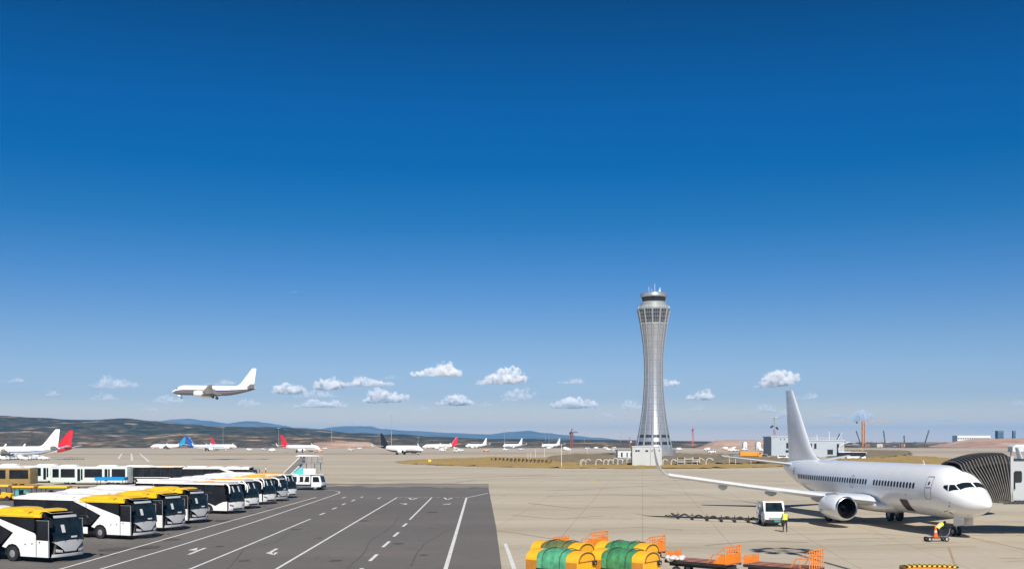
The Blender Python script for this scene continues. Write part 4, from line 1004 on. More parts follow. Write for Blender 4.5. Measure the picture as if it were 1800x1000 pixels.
# ---------------------------------------------------------------- covered baggage carts
GREEN = [mat('green_tarpaulin', (0.085, 0.33, 0.18), 0.38, var=.3, scale=2.5, bump=.9, bscale=6), mat('dull_green_tarpaulin', (0.12, 0.15, 0.05), 0.55, var=.3, scale=2.5, bump=.9, bscale=6), mat('mid_green_tarpaulin', (0.055, 0.22, 0.09), 0.42, var=.3, scale=2.5, bump=.9, bscale=6)]
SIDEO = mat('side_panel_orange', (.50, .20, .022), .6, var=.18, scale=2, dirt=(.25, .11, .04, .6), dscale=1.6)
def covered_cart(label, loc, rz, tarp):
    t = thing('baggage_cart', label, 'baggage cart', loc, rz, 'covered baggage carts')
    L, W, zb, ze, zt = 1.42, .80, .62, 1.62, 2.06          # half length, half width, floor, eaves, crown
    arc = lambda w, b, h, n=14: [(-w * math.cos(PI * k / n), b + h * math.sin(PI * k / n) ** .9) for k in range(n + 1)]
    c = MB(); prof = [(-W, zb)] + arc(W, ze, zt - ze) + [(W, zb)]
    c.prism(prof, -L, L, 'yz'); c.build('shell', CARTY, t, bevel=.015)
    for s in (-1, 1):
        c = MB(); a0 = arc(W * .82, ze + .0, (zt - ze) * .86); c.tube([(s * (L + .015), y_, z_) for y_, z_ in a0], .028, 6); c.build('end_arch', mat('rust_brown', (.17, .06, .015), .7, var=.3), t, smooth=50)
        for k in range(5): yy = -.62 + k * .31; MB().box(s * (L + .001), s * (L + .03), yy - .05, yy + .05, zb + .05, ze - .06).build('end_rib', CARTY, t)
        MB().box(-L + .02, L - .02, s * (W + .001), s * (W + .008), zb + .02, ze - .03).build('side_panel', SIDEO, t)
        c = MB(); c.box(s * (L + .0), s * (L + .02), -.74, .74, ze - .045, ze - .015); c.build('end_seam', mat('rust_brown', (.17, .06, .015)), t)
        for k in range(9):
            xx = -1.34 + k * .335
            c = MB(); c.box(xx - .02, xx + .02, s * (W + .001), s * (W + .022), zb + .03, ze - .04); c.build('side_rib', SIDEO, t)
    c = MB(); c.box(L + .02, L + .14, .42, .68, ze - .22, ze - .02); c.build('latch_box', BLACK, t, bevel=.02)
    c = MB(); c.sphere((L + .16, .50, ze - .13), .04, 8); c.build('latch_knob', METAL, t)
    # curtain thrown over the middle of the roof and hanging to the sides
    path = [(-W - .045, ze - .40), (-W - .05, ze - .2), (-W - .04, ze + .0)] + [(-y_ * -1.03, z_ + .03) for y_, z_ in arc(W, ze, zt - ze)[1:-1]] + [(W + .04, ze), (W + .05, ze - .2), (W + .045, ze - .42)]
    c = MB(); n = len(path)
    def fn(u, v):
        k = v * (n - 1); i = min(n - 2, int(k)); q = k - i
        y_, z_ = lerp(path[i][0], path[i + 1][0], q), lerp(path[i][1], path[i + 1][1], q)
        sag = .03 * math.sin(u * 23 + 3 * v) * math.sin(v * 9) + .03 * noise.noise((u * 7, v * 12, loc[0])) + .012 * math.sin(u * 51 + v * 13)
        return (-.78 + 1.60 * u + .02 * math.sin(v * 20), y_ * (1 + sag * .3), z_ + sag * .6 + (.03 * math.sin(u * 17) if v in (0, 1) else 0))
    c.grid(fn, 26, 44); c.build('tarpaulin', tarp, t, smooth=60)
    for xs in (-.45, .5):      # straps that hold the tarpaulin down
        st_ = MB(); st_.tube([(xs, y_ * 1.03, z_ + .045) for y_, z_ in path], .016, 4); st_.build('strap', DARKM, t)
    c = MB(); c.box(-.80, .84, -W - .075, -W - .035, ze - .47, ze - .38); c.build('curtain_rod', BLACK, t, bevel=.01)
    c = MB(); c.box(-.70, .74, -W - .012, -W - .002, zb + .04, ze - .36); c.build('loading_hatch', mat('hatch_deep_orange', (.62, .24, .02), .55, var=.15, scale=3), t)  # panel in a deeper orange than the shell
    c = MB(); c.box(-L - .05, L + .05, -.7, .7, .46, .60); c.build('chassis', DARKM, t)
    for xx in (-.95, .95):
        for s in (-1, 1):
            w_ = wheel_mb((xx, s * .58, .24), .24, .14).build('wheel', RUBBER, t, smooth=40); hub_mb((xx, s * .58, .24), .24, .15).build('hub', STEEL, w_)
    c = MB(); c.tube([(L, 0, .5), (L + .7, .05, .42), (L + .9, .05, .45)], .035, 6); c.build('tow_bar', DARKM, t)
    return t
CR = R(-36)
def cart_at(px, row, label, tarp):
    yy = F * (H - 2.02) / (row - YH); xx = X_at(px, yy)
    d = Vector((math.cos(CR), math.sin(CR), 0)) * 1.42
    covered_cart(label, (xx - d.x, yy - d.y, 0), CR, tarp)
cart_at(1031.5, 970, 'yellow baggage cart with bright green tarpaulin, nearest on the left', GREEN[0])
cart_at(1031, 955, 'yellow baggage cart with dull olive tarpaulin behind the bright green one', GREEN[1])
cart_at(1146.5, 970, 'yellow baggage cart with green tarpaulin nearest the empty orange dollies', GREEN[2])
cart_at(1146, 956, 'yellow baggage cart with dark-edged green tarpaulin behind its right-hand twin', GREEN[2])

# ---------------------------------------------------------------- orange dollies
DECK = mat('worn_deck', (0.34, 0.135, 0.085), 0.7, var=.25, scale=3, dirt=(.2, .12, .09, .6), dscale=1.5)
def dolly(label, loc, rz, L=3.6, tall_right=True, rails=True, luggage=False, solid=True):
    t = thing('flatbed_dolly', label, 'dolly', loc, rz, 'orange flatbed dollies')
    W = .80
    c = MB(); c.box(-L / 2, L / 2, -W, W, .78, .84); c.build('deck', DECK, t)
    c = MB(); c.box(-L / 2, L / 2, -W - .03, -W, .70, .845); c.box(-L / 2, L / 2, W, W + .03, .70, .845); c.build('deck_edge', DARKM, t)
    for k in range(5):
        c = MB(); xx = -L / 2 + .3 + k * (L - .6) / 4; c.box(xx - .02, xx + .02, -W + .02, W - .02, .842, .852); c.build('deck_seam', DARKM, t)
    # low gate at the left end
    c = MB(); x0 = -L / 2 + .04
    for k in range(6):
        yy = -W + .02 + k * (2 * W - .04) / 5; c.beam((x0, yy, .84), (x0, yy, 1.24), .04)
    c.beam((x0, -W, 1.25), (x0, W, 1.25), .045); c.beam((x0, -W, .9), (x0, W, .9), .05)
    c.box(x0 - .012, x0 + .012, -W + .05, W - .05, .90, 1.18); c.build('end_gate', ORANGE, t)
    # tall caged gate at the right end
    x1 = L / 2 - .04; gate = MB()
    if solid: gate.box(x1 - .02, x1 + .02, -W, W, .84, 1.30); gate.prism([(x1, .84), (x1, 1.30), (x1 - .25, 1.30), (x1 - .75, .84)], -W, -W + .03); gate.prism([(x1, .84), (x1, 1.30), (x1 - .25, 1.30), (x1 - .75, .84)], W - .03, W)
    gg = gate.build('side_board', ORANGE, t) if solid else None
    c = MB(); hgt = 1.72
    for k in range(7):
        yy = -W + k * 2 * W / 6; c.tube([(x1, yy, .84), (x1, yy, hgt - .06), (x1, yy, hgt)], .028, 6)
    for z in (1.1, 1.31, 1.52, 1.71):
        if z <= hgt: c.tube([(x1, -W, z), (x1, W, z)], .028, 6)
    if rails:
        for s in (-1, 1):
            c.tube([(x1 - 1.0, s * W, .84), (x1 - .7, s * W, 1.3), (x1, s * W, 1.35)], .03, 6); c.tube([(x1 - .5, s * W, .84), (x1 - .5, s * W, 1.32)], .018, 6)
            c.tube([(x1 - .5, s * W, 1.32), (x1, s * W, hgt)], .018, 6)
    c.build('cage_rails', ORANGE, t, smooth=50)
    c = MB(); c.box(-L / 2 + .1, L / 2 - .1, -.5, .5, .52, .70); c.build('chassis', DARKM, t)
    for xx in (-L / 2 + .6, L / 2 - .6):
        for s in (-1, 1):
            w_ = wheel_mb((xx, s * .62, .27), .27, .16).build('wheel', RUBBER, t, smooth=40); hub_mb((xx, s * .62, .27), .27, .17).build('hub', STEEL, w_)
    c = MB(); c.tube([(L / 2, 0, .6), (L / 2 + .5, 0, .5), (L / 2 + .75, 0, .5)], .035, 6); c.build('tow_bar', DARKM, t)
    return t
def dolly_at(px, row, z, label, rz=-40, **k):
    yy = F * (H - z) / (row - YH); return dolly(label, (X_at(px, yy), yy, 0), R(rz), **k)
dolly_at(1235, 985, .84, 'orange flatbed dolly with solid right end board beside the yellow carts', L=3.6)
dolly_at(1377, 993, .84, 'orange flatbed dolly with open pipe rails, rightmost of the row', L=3.6, solid=False)
dolly_at(1118, 966, .84, 'orange dolly with tall cage half hidden behind the right-hand yellow carts', L=3.0)
dolly_at(1020, 957, .84, 'orange dolly mostly hidden behind the left-hand yellow carts', L=3.0)
# crumpled bags on the first dolly
x, y = X_at(1186, 55.5), 55.5
b = MB()
for k in range(9):
    b.sphere((random.uniform(-.42, .42), random.uniform(-.3, .3), .08 + .1 * random.random()), (random.uniform(.14, .26), random.uniform(.12, .2), random.uniform(.08, .14)), 10)
tag(b.build('plastic_sheet', mat('white_plastic_sheet', (.62, .58, .58), .4, var=.2, scale=6), smooth=50), 'crumpled white plastic sheet lying on the orange dolly\'s left end', 'sheet'); bpy.data.objects['plastic_sheet'].location = (x, y, .85)
# striped guard of a low machine at the bottom edge
yy = F * (H - .95) / (992 - YH); x = X_at(1632, yy)
sb = thing('striped_barrier', 'low orange machine guard with yellow and black striped rim at the bottom edge', 'barrier', (x, yy, 0), R(-4))
c = MB(); c.prism([(-1.35, .1), (1.35, .1), (1.35, .75), (1.1, .88), (-1.1, .9), (-1.35, .8)], -.3, .3); c.build('guard_body', ORANGE, sb, bevel=.03)
YB = mat('stripe_yellow', (.80, .52, .02), .5)
for k in range(22):
    c = MB(); x0 = -1.33 + k * .121; zz = .955 - .06 * abs(x0 / 1.3) ** 3
    c.prism([(x0, zz - .075), (x0 + .121, zz - .075), (x0 + .151, zz), (x0 + .03, zz)], -.34, .34); c.build('rim_stripe', BLACK if k % 2 else YB, sb)
# ---------------------------------------------------------------- buses
BUSBLK = mat('bus_black', (0.012, 0.012, 0.014), 0.16, var=.3, coat=.4, spec=.5)
BUSGL = mat('bus_side_glass', (0.012, 0.014, 0.018), 0.10, var=.5, scale=.8, spec=.55)
BUSW = mat('bus_white', (0.80, 0.80, 0.78), 0.30, var=.03, coat=.3, dirt=(.5, .47, .42, .3), dscale=1.1)
ROOFW = mat('bus_roof_white', (0.74, 0.73, 0.71), 0.5, var=.05, dirt=(.45, .42, .38, .45), dscale=.8)
PODO = mat('roof_pod_orange', (0.78, 0.36, 0.05), 0.5, var=.08)
SILVER = mat('bus_silver', (0.62, 0.63, 0.64), 0.3, .3, var=.04)
BEIGE = mat('bus_gold', (0.30, 0.20, 0.07), .4, var=.1)
LAMPG = mat('headlamp_glass', (.55, .57, .58), .12, .2, var=.3, scale=8)
BW, BL = 1.25, 12.0
def bus_front(y, z):
    """how far the nose surface lies ahead of the front axis plane"""
    a = min(1, abs(y) / BW)
    x = -0.20 * a ** 3.5
    if z > 1.25: x -= 0.55 * ((z - 1.25) / 1.7) ** 1.6
    if z < .7: x -= .12 * ((.7 - z) / .4) ** 2
    return x
def bus_shell(L=BL, top=2.96):
    n = 10; c = MB(); rings = []
    def ring(sc_, x, w):
        pts = []
        for qx, qz, a0 in ((1, 1, 0), (-1, 1, 90), (-1, -1, 180), (1, -1, 270)):
            r = .22 if qz > 0 else .08
            for k in range(5):
                a = R(a0 + 22.5 * k); y = qx * (BW - r) + r * math.cos(a); z = (top - r if qz > 0 else .34 + r) + r * math.sin(a)
                pts.append((y * sc_, 1.6 + (z - 1.6) * sc_))
        # more points along the sides so the nose can bend
        full = []
        for i, p in enumerate(pts):
            q = pts[(i + 1) % len(pts)]; m = 6 if math.hypot(q[0] - p[0], q[1] - p[1]) > .6 else 1
            full += [(lerp(p[0], q[0], k / m), lerp(p[1], q[1], k / m)) for k in range(m)]
        return [(x + w * bus_front(y, z), y, z) for y, z in full]
    for sc_, x, w in ((.02, -L, 0), (.9, -L, 0), (.985, -L + .02, 0), (1, -L + .1, 0), (1, -L * .5, 0), (1, -2.0, 0), (1, -1.0, .12), (1, -.5, .6), (1, -.15, 1), (.985, -.04, 1), (.95, 0, 1), (.8, .02, 1), (.6, .03, 1), (.3, .035, 1), (.03, .036, 1)):
        rings.append(ring(sc_, x, w))
    return c.loft(rings)
def fpatch(y0, y1, z0, z1, off=.05, nu=12, nv=8, shape=None):
    """piece of the front skin; shape(u, v) -> (y, z) may bend its outline"""
    def fn(u, v):
        y, z = (lerp(y0, y1, u), lerp(z0, z1, v)) if shape is None else shape(u, v)
        return (bus_front(y, z) + off, y, z)
    return MB().grid(fn, nu, nv)
def side(poly, s=-1, t=.012): return MB().prism([(-d, z) for d, z in poly], s * (BW + .001), s * (BW + t))
def bus_wheels(t, ds):
    for d in ds:
        for s in (-1, 1):
            ar = MB(); n = 14; ar.prism([(-d + .62 * math.cos(PI * k / n), .36 + .60 * math.sin(PI * k / n)) for k in range(n + 1)], s * (BW + .013), s * (BW + .022)); ar.build('wheel_arch', BLACK, t)
            w_ = wheel_mb((-d, s * (BW - .10), .46), .46, .28, n=22).build('wheel', RUBBER, t, smooth=40); hub_mb((-d, s * (BW - .10), .46), .44, .30).build('hub', MIDGREY, w_)
def roof(t, name, x0, x1, m, z0=2.86, h=.14, w=1.18):
    c = MB(); n = 12
    c.prism([(-w - .03, z0)] + [(-w * math.cos(PI * k / n), z0 + .02 + h * math.sin(PI * k / n) ** .55) for k in range(n + 1)] + [(w + .03, z0)], x0, x1, 'yz'); return c.build(name, m, t, smooth=35)
def pod(t, x0, x1, m, h=.2, w=.85, z=2.98):
    c = MB(); c.loft([[(x, y, z_) for y, z_ in ((-w * q, z - .05), (-w * q, z + h * k * .6), (-w * q * .8, z + h * k), (w * q * .8, z + h * k), (w * q, z + h * k * .6), (w * q, z - .05))] for x, q, k in ((x0, .9, .05), (x0 + .35, 1, .8), (x0 + .7, 1, 1), (x1 - .5, 1, 1), (x1 - .2, 1, .8), (x1, .9, .1))]); return c.build('roof_unit', m, t, smooth=35)
def windscreen(t, z0, z1, w=1.14):
    def sh(u, v):
        z = lerp(z0, z1, v); ww = w * (1 - .10 * v ** 3); return (lerp(-ww, ww, u), z - .12 * abs(2 * u - 1) ** 2 * (1 - v))
    ws = fpatch(0, 0, 0, 0, .052, 14, 10, sh).build('windscreen', SCREEN, t, smooth=60)
    for y in (-.45, .45):
        c = MB(); c.tube([(bus_front(y, z0) + .09, y, z0 - .05), (bus_front(y + .35, z0 + .18) + .08, y + .35, z0 + .18), (bus_front(y + .2, z0 + .6) + .08, y + .1, z0 + .75)], .014, 5); c.build('wiper', BLACK, ws)
    # sun blinds and papers behind the glass read as pale shapes
    return ws
def bus_a(roof_m=YELLOW):
    sa = lambda poly, *k: side([(max(.30, min(d * 1.27, 11.9)), z) for d, z in poly], *k)      # stations measured square-on, stretched to the bus's own length
    t = thing('airport_bus', '-', 'bus', (0, 0, 0)); t.name = 'airport_bus'
    bus_shell().build('body', BUSBLK, t, smooth=40)
    r = roof(t, 'roof', -5.3, -.98, roof_m, 2.64, .33, 1.262); pod(t, -5.0, -2.9, roof_m, .16); pod(t, -2.4, -1.0, roof_m, .12)
    roof(t, 'rear_roof', -11.95, -5.32, ROOFW, 2.72, .25, 1.262); pod(t, -11.4, -8.2, ROOFW, .20); pod(t, -7.9, -5.6, ROOFW, .16)
    for s in (-1, 1):
        sa([(.10, .34), (1.02, .34), (1.02, 1.32), (.10, 1.30)], s).build('front_door_panel', BUSW, t)
        sa([(1.05, .34), (2.03, .34), (2.04, .5), (2.12, .78), (2.3, .98), (2.55, 1.05), (2.8, .98), (2.98, .78), (3.22, .86), (2.50, 1.70), (3.6, 2.23), (4.75, 2.74), (4.3, 2.80), (3.2, 2.42), (1.15, 1.72), (1.05, 1.58)], s).build('white_sweep', BUSW, t)
        sa([(3.5, .34), (11.9, .34), (11.9, .82), (3.5, .82)], s, .01).build('skirt', BUSW, t)
        sa([(2.62, 1.70), (3.7, 2.20), (4.95, 2.74), (11.8, 2.74), (11.8, 1.0), (3.3, 1.0)], s, .006).build('side_glazing', BUSGL, t)
        sa([(1.15, 1.85), (1.15, 2.7), (3.9, 2.7), (3.1, 2.46), (1.3, 1.84)], s, .006).build('side_glazing', BUSGL, t)
        for dd in (4.6, 6.0, 7.4, 8.8, 10.2): MB().beam((-dd, s * (BW + .009), 1.02), (-dd, s * (BW + .009), 2.72), .05, .012).build('window_pillar', DARKM, t)
        dr = sa([(.14, 1.36), (.98, 1.36), (.98, 2.45), (.14, 2.45)], s, .010).build('door_glazing', BUSGL, t)
        c = MB(); c.beam((-.33, s * (BW + .014), .36), (-.33, s * (BW + .014), 2.5), .05, .03); c.build('door_post', MIDGREY, dr); c = MB(); c.beam((-1.31, s * (BW + .014), .36), (-1.31, s * (BW + .014), 2.5), .035, .02); c.build('door_post', BLACK, dr); c = MB(); c.beam((-.33, s * (BW + .016), 2.47), (-1.31, s * (BW + .016), 2.47), .03, .03); c.build('door_head', MIDGREY, dr)
        for d, z in ((1.05, 1.2), (1.65, 1.1), (2.2, 1.05)):
            c = MB(); c.prism([(-d + .05 * math.cos(a), z + .05 * math.sin(a)) for a in (PI * k / 5 for k in range(10))], s * (BW + .013), s * (BW + .02)); c.build('lock_cap', BLACK, t)
        c = MB(); c.tube([(-.45, s * 1.2, 2.62), (-.1, s * 1.36, 2.64), (.0, s * 1.38, 2.5)], .03, 6); c.box(-.05, .05, s * 1.30, s * 1.46, 2.1, 2.5); c.build('mirror', BLACK, t)
    windscreen(t, 1.32, 2.58)
    fpatch(-.55, -.30, 1.75, 2.2, .058, 3, 4).build('sun_blind', GREY, t); fpatch(.05, .5, 1.42, 1.52, .058, 4, 2).build('dash_card', GREY, t)
    fpatch(-.86, .86, 2.60, 2.74, .062, 10, 3).build('visor_panel', SILVER, t, smooth=40)
    fpatch(0, 0, 0, 0, .05, 14, 6, lambda u, v: (lerp(-1, 1, u) * lerp(.42, 1.20, v ** 1.25), lerp(.64, 1.30, v) - .05 * abs(2 * u - 1) * v)).build('front_panel', SILVER, t, smooth=40)
    fpatch(-1.2, 1.2, .34, .52, .06, 12, 3).build('bumper', BUSW, t, smooth=40)
    for s in (-1, 1):
        hl = fpatch(0, 0, 0, 0, .062, 6, 4, lambda u, v: (s * lerp(.58, 1.02, u), lerp(.60 + .05 * u, .72 + .12 * u, v))).build('headlight', LAMPG, t, smooth=40)
    # roof hatch frame above the windscreen
    c = MB(); z = 2.93; c.beam((-.95, -.9, z + .05), (-.60, -.80, z - .06), .035, .02); c.beam((-.60, -.80, z - .06), (-.60, .75, z - .06), .03, .02); c.build('hatch_frame', GREY, t)
    c = MB(); c.tube([(-1.3, -.5, 2.95), (-1.3, -.5, 3.12)], .07, 8); c.build('roof_beacon', mat('amber_beacon', (.75, .30, .04), .3), t)
    bus_wheels(t, (3.24, 9.6))
    return t
def bus_b(stripe_m=None, pod_m=PODO, horns=1):
    t = thing('coach', '-', 'bus', (0, 0, 0))
    bus_shell().build('body', BUSBLK, t, smooth=40)
    roof(t, 'roof', -11.9, -.75, ROOFW, h=.17); pod(t, -4.9, -3.1, pod_m, .16); pod(t, -2.9, -1.5, pod_m, .14); pod(t, -10.8, -6.2, ROOFW, .2)
    for s in (-1, 1):
        lo = [(.28, .34), (11.9, .34), (11.9, 1.16), (3.2, 1.16), (2.4, 1.0), (1.75, .78), (1.25, 1.02), (.75, 1.20), (.28, 1.24)]
        side(lo, s).build('lower_panel', BUSW, t)
        for dd in (2.9, 4.4, 5.9, 7.4, 8.9, 10.4): MB().beam((-dd, s * (BW + .009), 1.22), (-dd, s * (BW + .009), 2.7), .05, .012).build('window_pillar', DARKM, t)
        if stripe_m: side([(2.9, .86), (11.9, .86), (11.9, 1.06), (2.9, 1.06)], s, .018).build('side_stripe', stripe_m, t)
        side([(.32, 1.28), (.8, 1.24), (1.75, .86), (2.4, 1.06), (3.2, 1.2), (11.8, 1.2), (11.8, 2.72), (.65, 2.72)], s, .006).build('side_glazing', BUSGL, t)
        c = MB(); pts = [(-.75, s * 1.05, 2.98), (-.25, s * 1.30, 2.92), (.05, s * 1.38, 2.72), (.12, s * 1.38, 2.35), (.10, s * 1.36, 2.05)]
        if horns: c.tube(pts, [.07, .08, .08, .07, .05], 8); c.build('mirror_arm', BUSW, t, smooth=50)
        hl = fpatch(0, 0, 0, 0, .060, 6, 4, lambda u, v: (s * lerp(.65, 1.14, u), lerp(.70 + .12 * u, .86 + .14 * u, v))).build('headlight', METAL, t, smooth=40)
    windscreen(t, 1.22, 2.74)
    fpatch(-1.22, 1.22, .36, 1.18, .05, 14, 6).build('front_panel', BUSW, t, smooth=50)
    fpatch(-.7, .7, .42, .56, .062, 10, 2).build('air_intake', DARKM, t)
    for y in (-.40, .45):
        fpatch(y - .09, y + .09, 2.15, 2.70, .066, 3, 6).build('sun_blind', GREY, t, smooth=50)
    bus_wheels(t, (2.6, 8.9))
    return t
HB = R(-24)
ba = bus_a(); bb = bus_b(); bbs = bus_b(NAVY); bby = bus_b(None, YELLOW)
spots = [(ba, 150, 990, 'white and black airport bus with yellow roof, nearest and partly cut by the left edge'),
         (ba, 280, 949, 'white and black airport bus with yellow front roof, second in the row from the camera'),
         (ba, 331, 934.5, 'white and black airport bus with yellow front roof, third in the row from the camera'),
         (ba, 371, 921, 'white and black airport bus with yellow front roof next to the navy-striped coach'),
         (bbs, 434, 903.5, 'white coach with a navy side stripe and orange roof units'),
         (bb, 460, 895, 'white coach parked just behind the navy-striped one'),
         (bby, 490, 887, 'white coach with yellow roof units, third from the far end of the row'),
         (ba, 511, 881.5, 'black-capped white bus between the two farthest coaches of the row'),
         (bb, 526, 876, 'white coach at the far end of the front row before the stairs truck')]
used = set()
for src, px_, row, lab in spots:
    xx, yy = G(px_, row)
    yy += 1.0; xx = X_at(px_, yy) - .9
    if src.name in used: o = copy_tree(src)
    else: o = src; used.add(src.name)
    o.location = (xx, yy, 0); o.rotation_euler = (0, 0, HB); o['label'] = lab; o['group'] = 'buses parked in the front row'
# back row, broadside
bw = bus_a(ROOFW); bw.location = (X_at(452, 174), 174, 0); bw.rotation_euler = (0, 0, R(-3)); bw['label'] = 'white coach with a white diagonal sweep at the right end of the back row'; bw['group'] = 'buses in the back row'
o = place_copy(bbs, (X_at(332, 181), 181, 0), R(-2), 'dark-windowed coach half hidden behind the back row\'s right-hand coach', 'buses in the back row')
PALE = mat('bus_pale_green', (0.56, 0.63, 0.60), .4, var=.04)
def apron_bus(label, loc, m_body, panes, L=13.0, roof_m=ROOFW):
    t = thing('apron_bus', label, 'bus', loc, R(-2), 'buses in the back row')
    c = MB(); c.box(-L, 0, -1.35, 1.35, .35, 2.85); c.build('body', m_body, t, bevel=.12, seg=2)
    c = MB(); c.box(-L + .1, -.1, -1.25, 1.25, 2.86, 2.98); c.build('roof', roof_m, t, bevel=.05); pod(t, -L + 1.2, -L + 4.2, ROOFW, .32, z=3.0); pod(t, -5.4, -2.0, ROOFW, .28, z=3.0)
    for d0, d1, z0 in panes:
        w_ = MB(); w_.prism([(-d0, z0), (-d1, z0), (-d1, 2.55), (-d1 + .08, 2.63), (-d0 - .08, 2.63), (-d0, 2.55)], -1.352, -1.365); w_.build('window', BUSGL, t)
    for d in (2.6, L - 2.8):
        for s in (-1, 1): wheel_mb((-d, s * 1.2, .45), .45, .3, n=16).build('wheel', RUBBER, t, smooth=40)
    return t
PN = [(.3, 2.6, 1.25), (2.9, 3.2, 1.0), (3.3, 3.8, .6), (4.2, 7.2, 1.2), (7.5, 7.8, .8), (7.9, 8.4, .6), (8.8, 11.2, 1.2), (11.5, 12.6, 1.2)]
apron_bus('pale apron bus with large framed windows in the middle of the back row', (X_at(229, 178), 178, 0), PALE, PN)
apron_bus('gold-bodied apron bus in the back row at the left edge', (X_at(60, 172), 172, 0), BEIGE, [(.3, 3.4, 1.2), (4.0, 7.0, 1.2), (7.4, 12.5, 1.2)])
apron_bus('pale apron bus behind the gold one in the back row', (X_at(120, 186), 186, 0), PALE, PN)
# ---------------------------------------------------------------- small tractors and carts between the bus rows
def canopy_tractor(label, px_, row, z, roof_m, rz=0, L=2.6, body_m=CARTY, th=.25):
    yy = F * (H - z) / (row - YH); t = thing('baggage_tractor', label, 'tractor', (X_at(px_, yy), yy, 0), R(rz), 'small tractors between the bus rows')
    c = MB(); c.prism([(L / 2 + .2, .35), (L / 2 + .2, .85), (L / 2 - .5, 1.0), (L / 2 - .9, 1.05), (L / 2 - 1.0, .7), (-L / 2, .7), (-L / 2, .35)], -.7, .7); c.build('body', body_m, t, bevel=.05)
    for a in (-1, 1):
        for s in (-1, 1):
            c = MB(); c.beam((a * (L / 2 - .25), s * .62, .7), (a * (L / 2 - .35), s * .62, z - .1), .06); c.build('post', DARKM, t)
    c = MB(); c.box(-L / 2, L / 2, -.8, .8, z - th, z); c.build('roof', roof_m, t, bevel=.04)
    c = MB(); c.box(-.5, .1, -.5, .5, .7, .95); c.box(-.6, -.45, -.5, .5, .95, 1.4); c.build('seat', BLACK, t, bevel=.03)
    for a in (-.9, .9):
        for s in (-1, 1):
            wheel_mb((a, s * .62, .3), .3, .2, n=14).build('wheel', RUBBER, t, smooth=40)
    return t
canopy_tractor('small vehicle with a bright blue canopy between the two bus rows', 196, 838, 2.15, SKYBLUE, L=4.2, th=.45)
canopy_tractor('yellow-roofed tractor at the left edge between the bus rows', 4, 851.5, 1.9, YELLOW, L=2.2)
canopy_tractor('orange-yellow roofed tractor second from the left edge between the bus rows', 45, 853, 1.9, CARTY, L=2.6)
canopy_tractor('yellow-roofed tractor beside the tan crate between the bus rows', 97, 853.5, 1.9, YELLOW, L=3.4)
yy = F * (H - 1.4) / (855 - YH)
t = thing('crate', 'small tan wooden crate beside the yellow-roofed tractor', 'crate', (X_at(130, yy), yy, 0), R(10)); 
for k in range(6): MB().box(-.55, .55, -.5, .5, .06 + k * .22, .24 + k * .22).build('board', mat('tan_wood', (.46, .33, .16), .8, var=.2, scale=4), t)
for a in (-.5, .5): MB().box(a - .05, a + .05, -.54, .54, 0.0, 1.42).build('batten', mat('tan_wood', (.46, .33, .16)), t)
yy = F * (H - 1.2) / (861 - YH)
t = thing('tarpaulin_bundle', 'teal tarpaulin-covered load between the yellow tractors and a bus', 'load', (X_at(38, yy), yy, 0))
c = MB(); c.box(-1, 1, -.8, .8, 0, .5); c.build('pallet', DARKM, t)
c = MB(); c.loft([[(x_, .8 * q * math.cos(a), .5 + .75 * q * max(0, math.sin(a)) * (1 + .15 * math.sin(5 * a + x_ * 3))) for a in (2 * PI * k / 18 for k in range(18))] for x_, q in ((-1, .7), (-.7, 1), (0, 1.05), (.6, .95), (1, .6))]); c.build('cover', mat('teal_tarpaulin', (.06, .26, .28), .6, var=.2, scale=4), t, smooth=50)

# ---------------------------------------------------------------- passenger stairs truck
x, y = G(566, 861.5)
st = thing('stairs_truck', 'white mobile passenger stairs truck with teal side panel beyond the buses', 'truck', (x, y + 1.2, 0), R(-8))
TEAL = mat('teal_panel', (.10, .52, .50), .5, var=.08)
c = MB(); c.prism([(0, .5), (.02, 1.15), (-.25, 2.1), (-1.5, 2.15), (-1.55, .45)], -1.0, 1.0); cab = c.build('cab', WHITE, st, bevel=.06, seg=2)
c = MB(); c.add([(.03, -.88, 1.18), (.03, .88, 1.18), (-.20, .84, 1.98), (-.20, -.84, 1.98)], [(0, 1, 2, 3)]); c.build('windscreen', SCREEN, cab)
c = MB(); c.prism([(-.25, 1.2), (-1.3, 1.2), (-1.3, 1.98), (-.42, 1.98)], -1.012, -1.002); c.build('side_window', GLASS, cab)
c = MB(); c.box(-.06, .1, -1, 1, .4, .68); c.build('bumper', BLACK, st)
c = MB(); c.box(-6.4, -.3, -.95, .95, .62, .82); c.build('chassis', DARKM, st)
c = MB(); c.box(-4.9, .35, -1.05, 1.05, 2.28, 2.36); c.build('deck_canopy', GREY, st)
# stair flight rises from the rear (left) to the platform above the cab
a, b = Vector((-6.3, 0, 1.0)), Vector((-3.1, 0, 4.0))
for s in (-1, 1):
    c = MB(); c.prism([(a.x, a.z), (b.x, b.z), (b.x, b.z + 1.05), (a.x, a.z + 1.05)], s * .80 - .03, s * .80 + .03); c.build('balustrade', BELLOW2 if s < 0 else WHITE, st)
    c = MB(); c.beam((a.x, s * .80, a.z + 1.07), (b.x, s * .80, b.z + 1.07), .09); c.build('handrail', WHITE, st)
for k in range(13):
    p = a.lerp(b, k / 12); MB().box(p.x - .14, p.x + .16, -.77, .77, p.z + .02, p.z + .07).build('step', STEEL, st)
c = MB(); c.box(-3.1, -.4, -.95, .95, 3.95, 4.05); c.build('platform', STEEL, st)
c = MB()
for xx in (-3.0, -2.1, -1.2, -.5):
    for s in (-1, 1): c.tube([(xx, s * .9, 4.05), (xx, s * .9, 5.15)], .03, 6)
for z in (4.5, 5.0):
    for s in (-1, 1): c.tube([(-3.0, s * .9, z), (-.5, s * .9, z)], .025, 6)
c.beam((-.5, -.9, 5.0), (-.5, .9, 5.0), .05); c.build('platform_rail', STEEL, st)
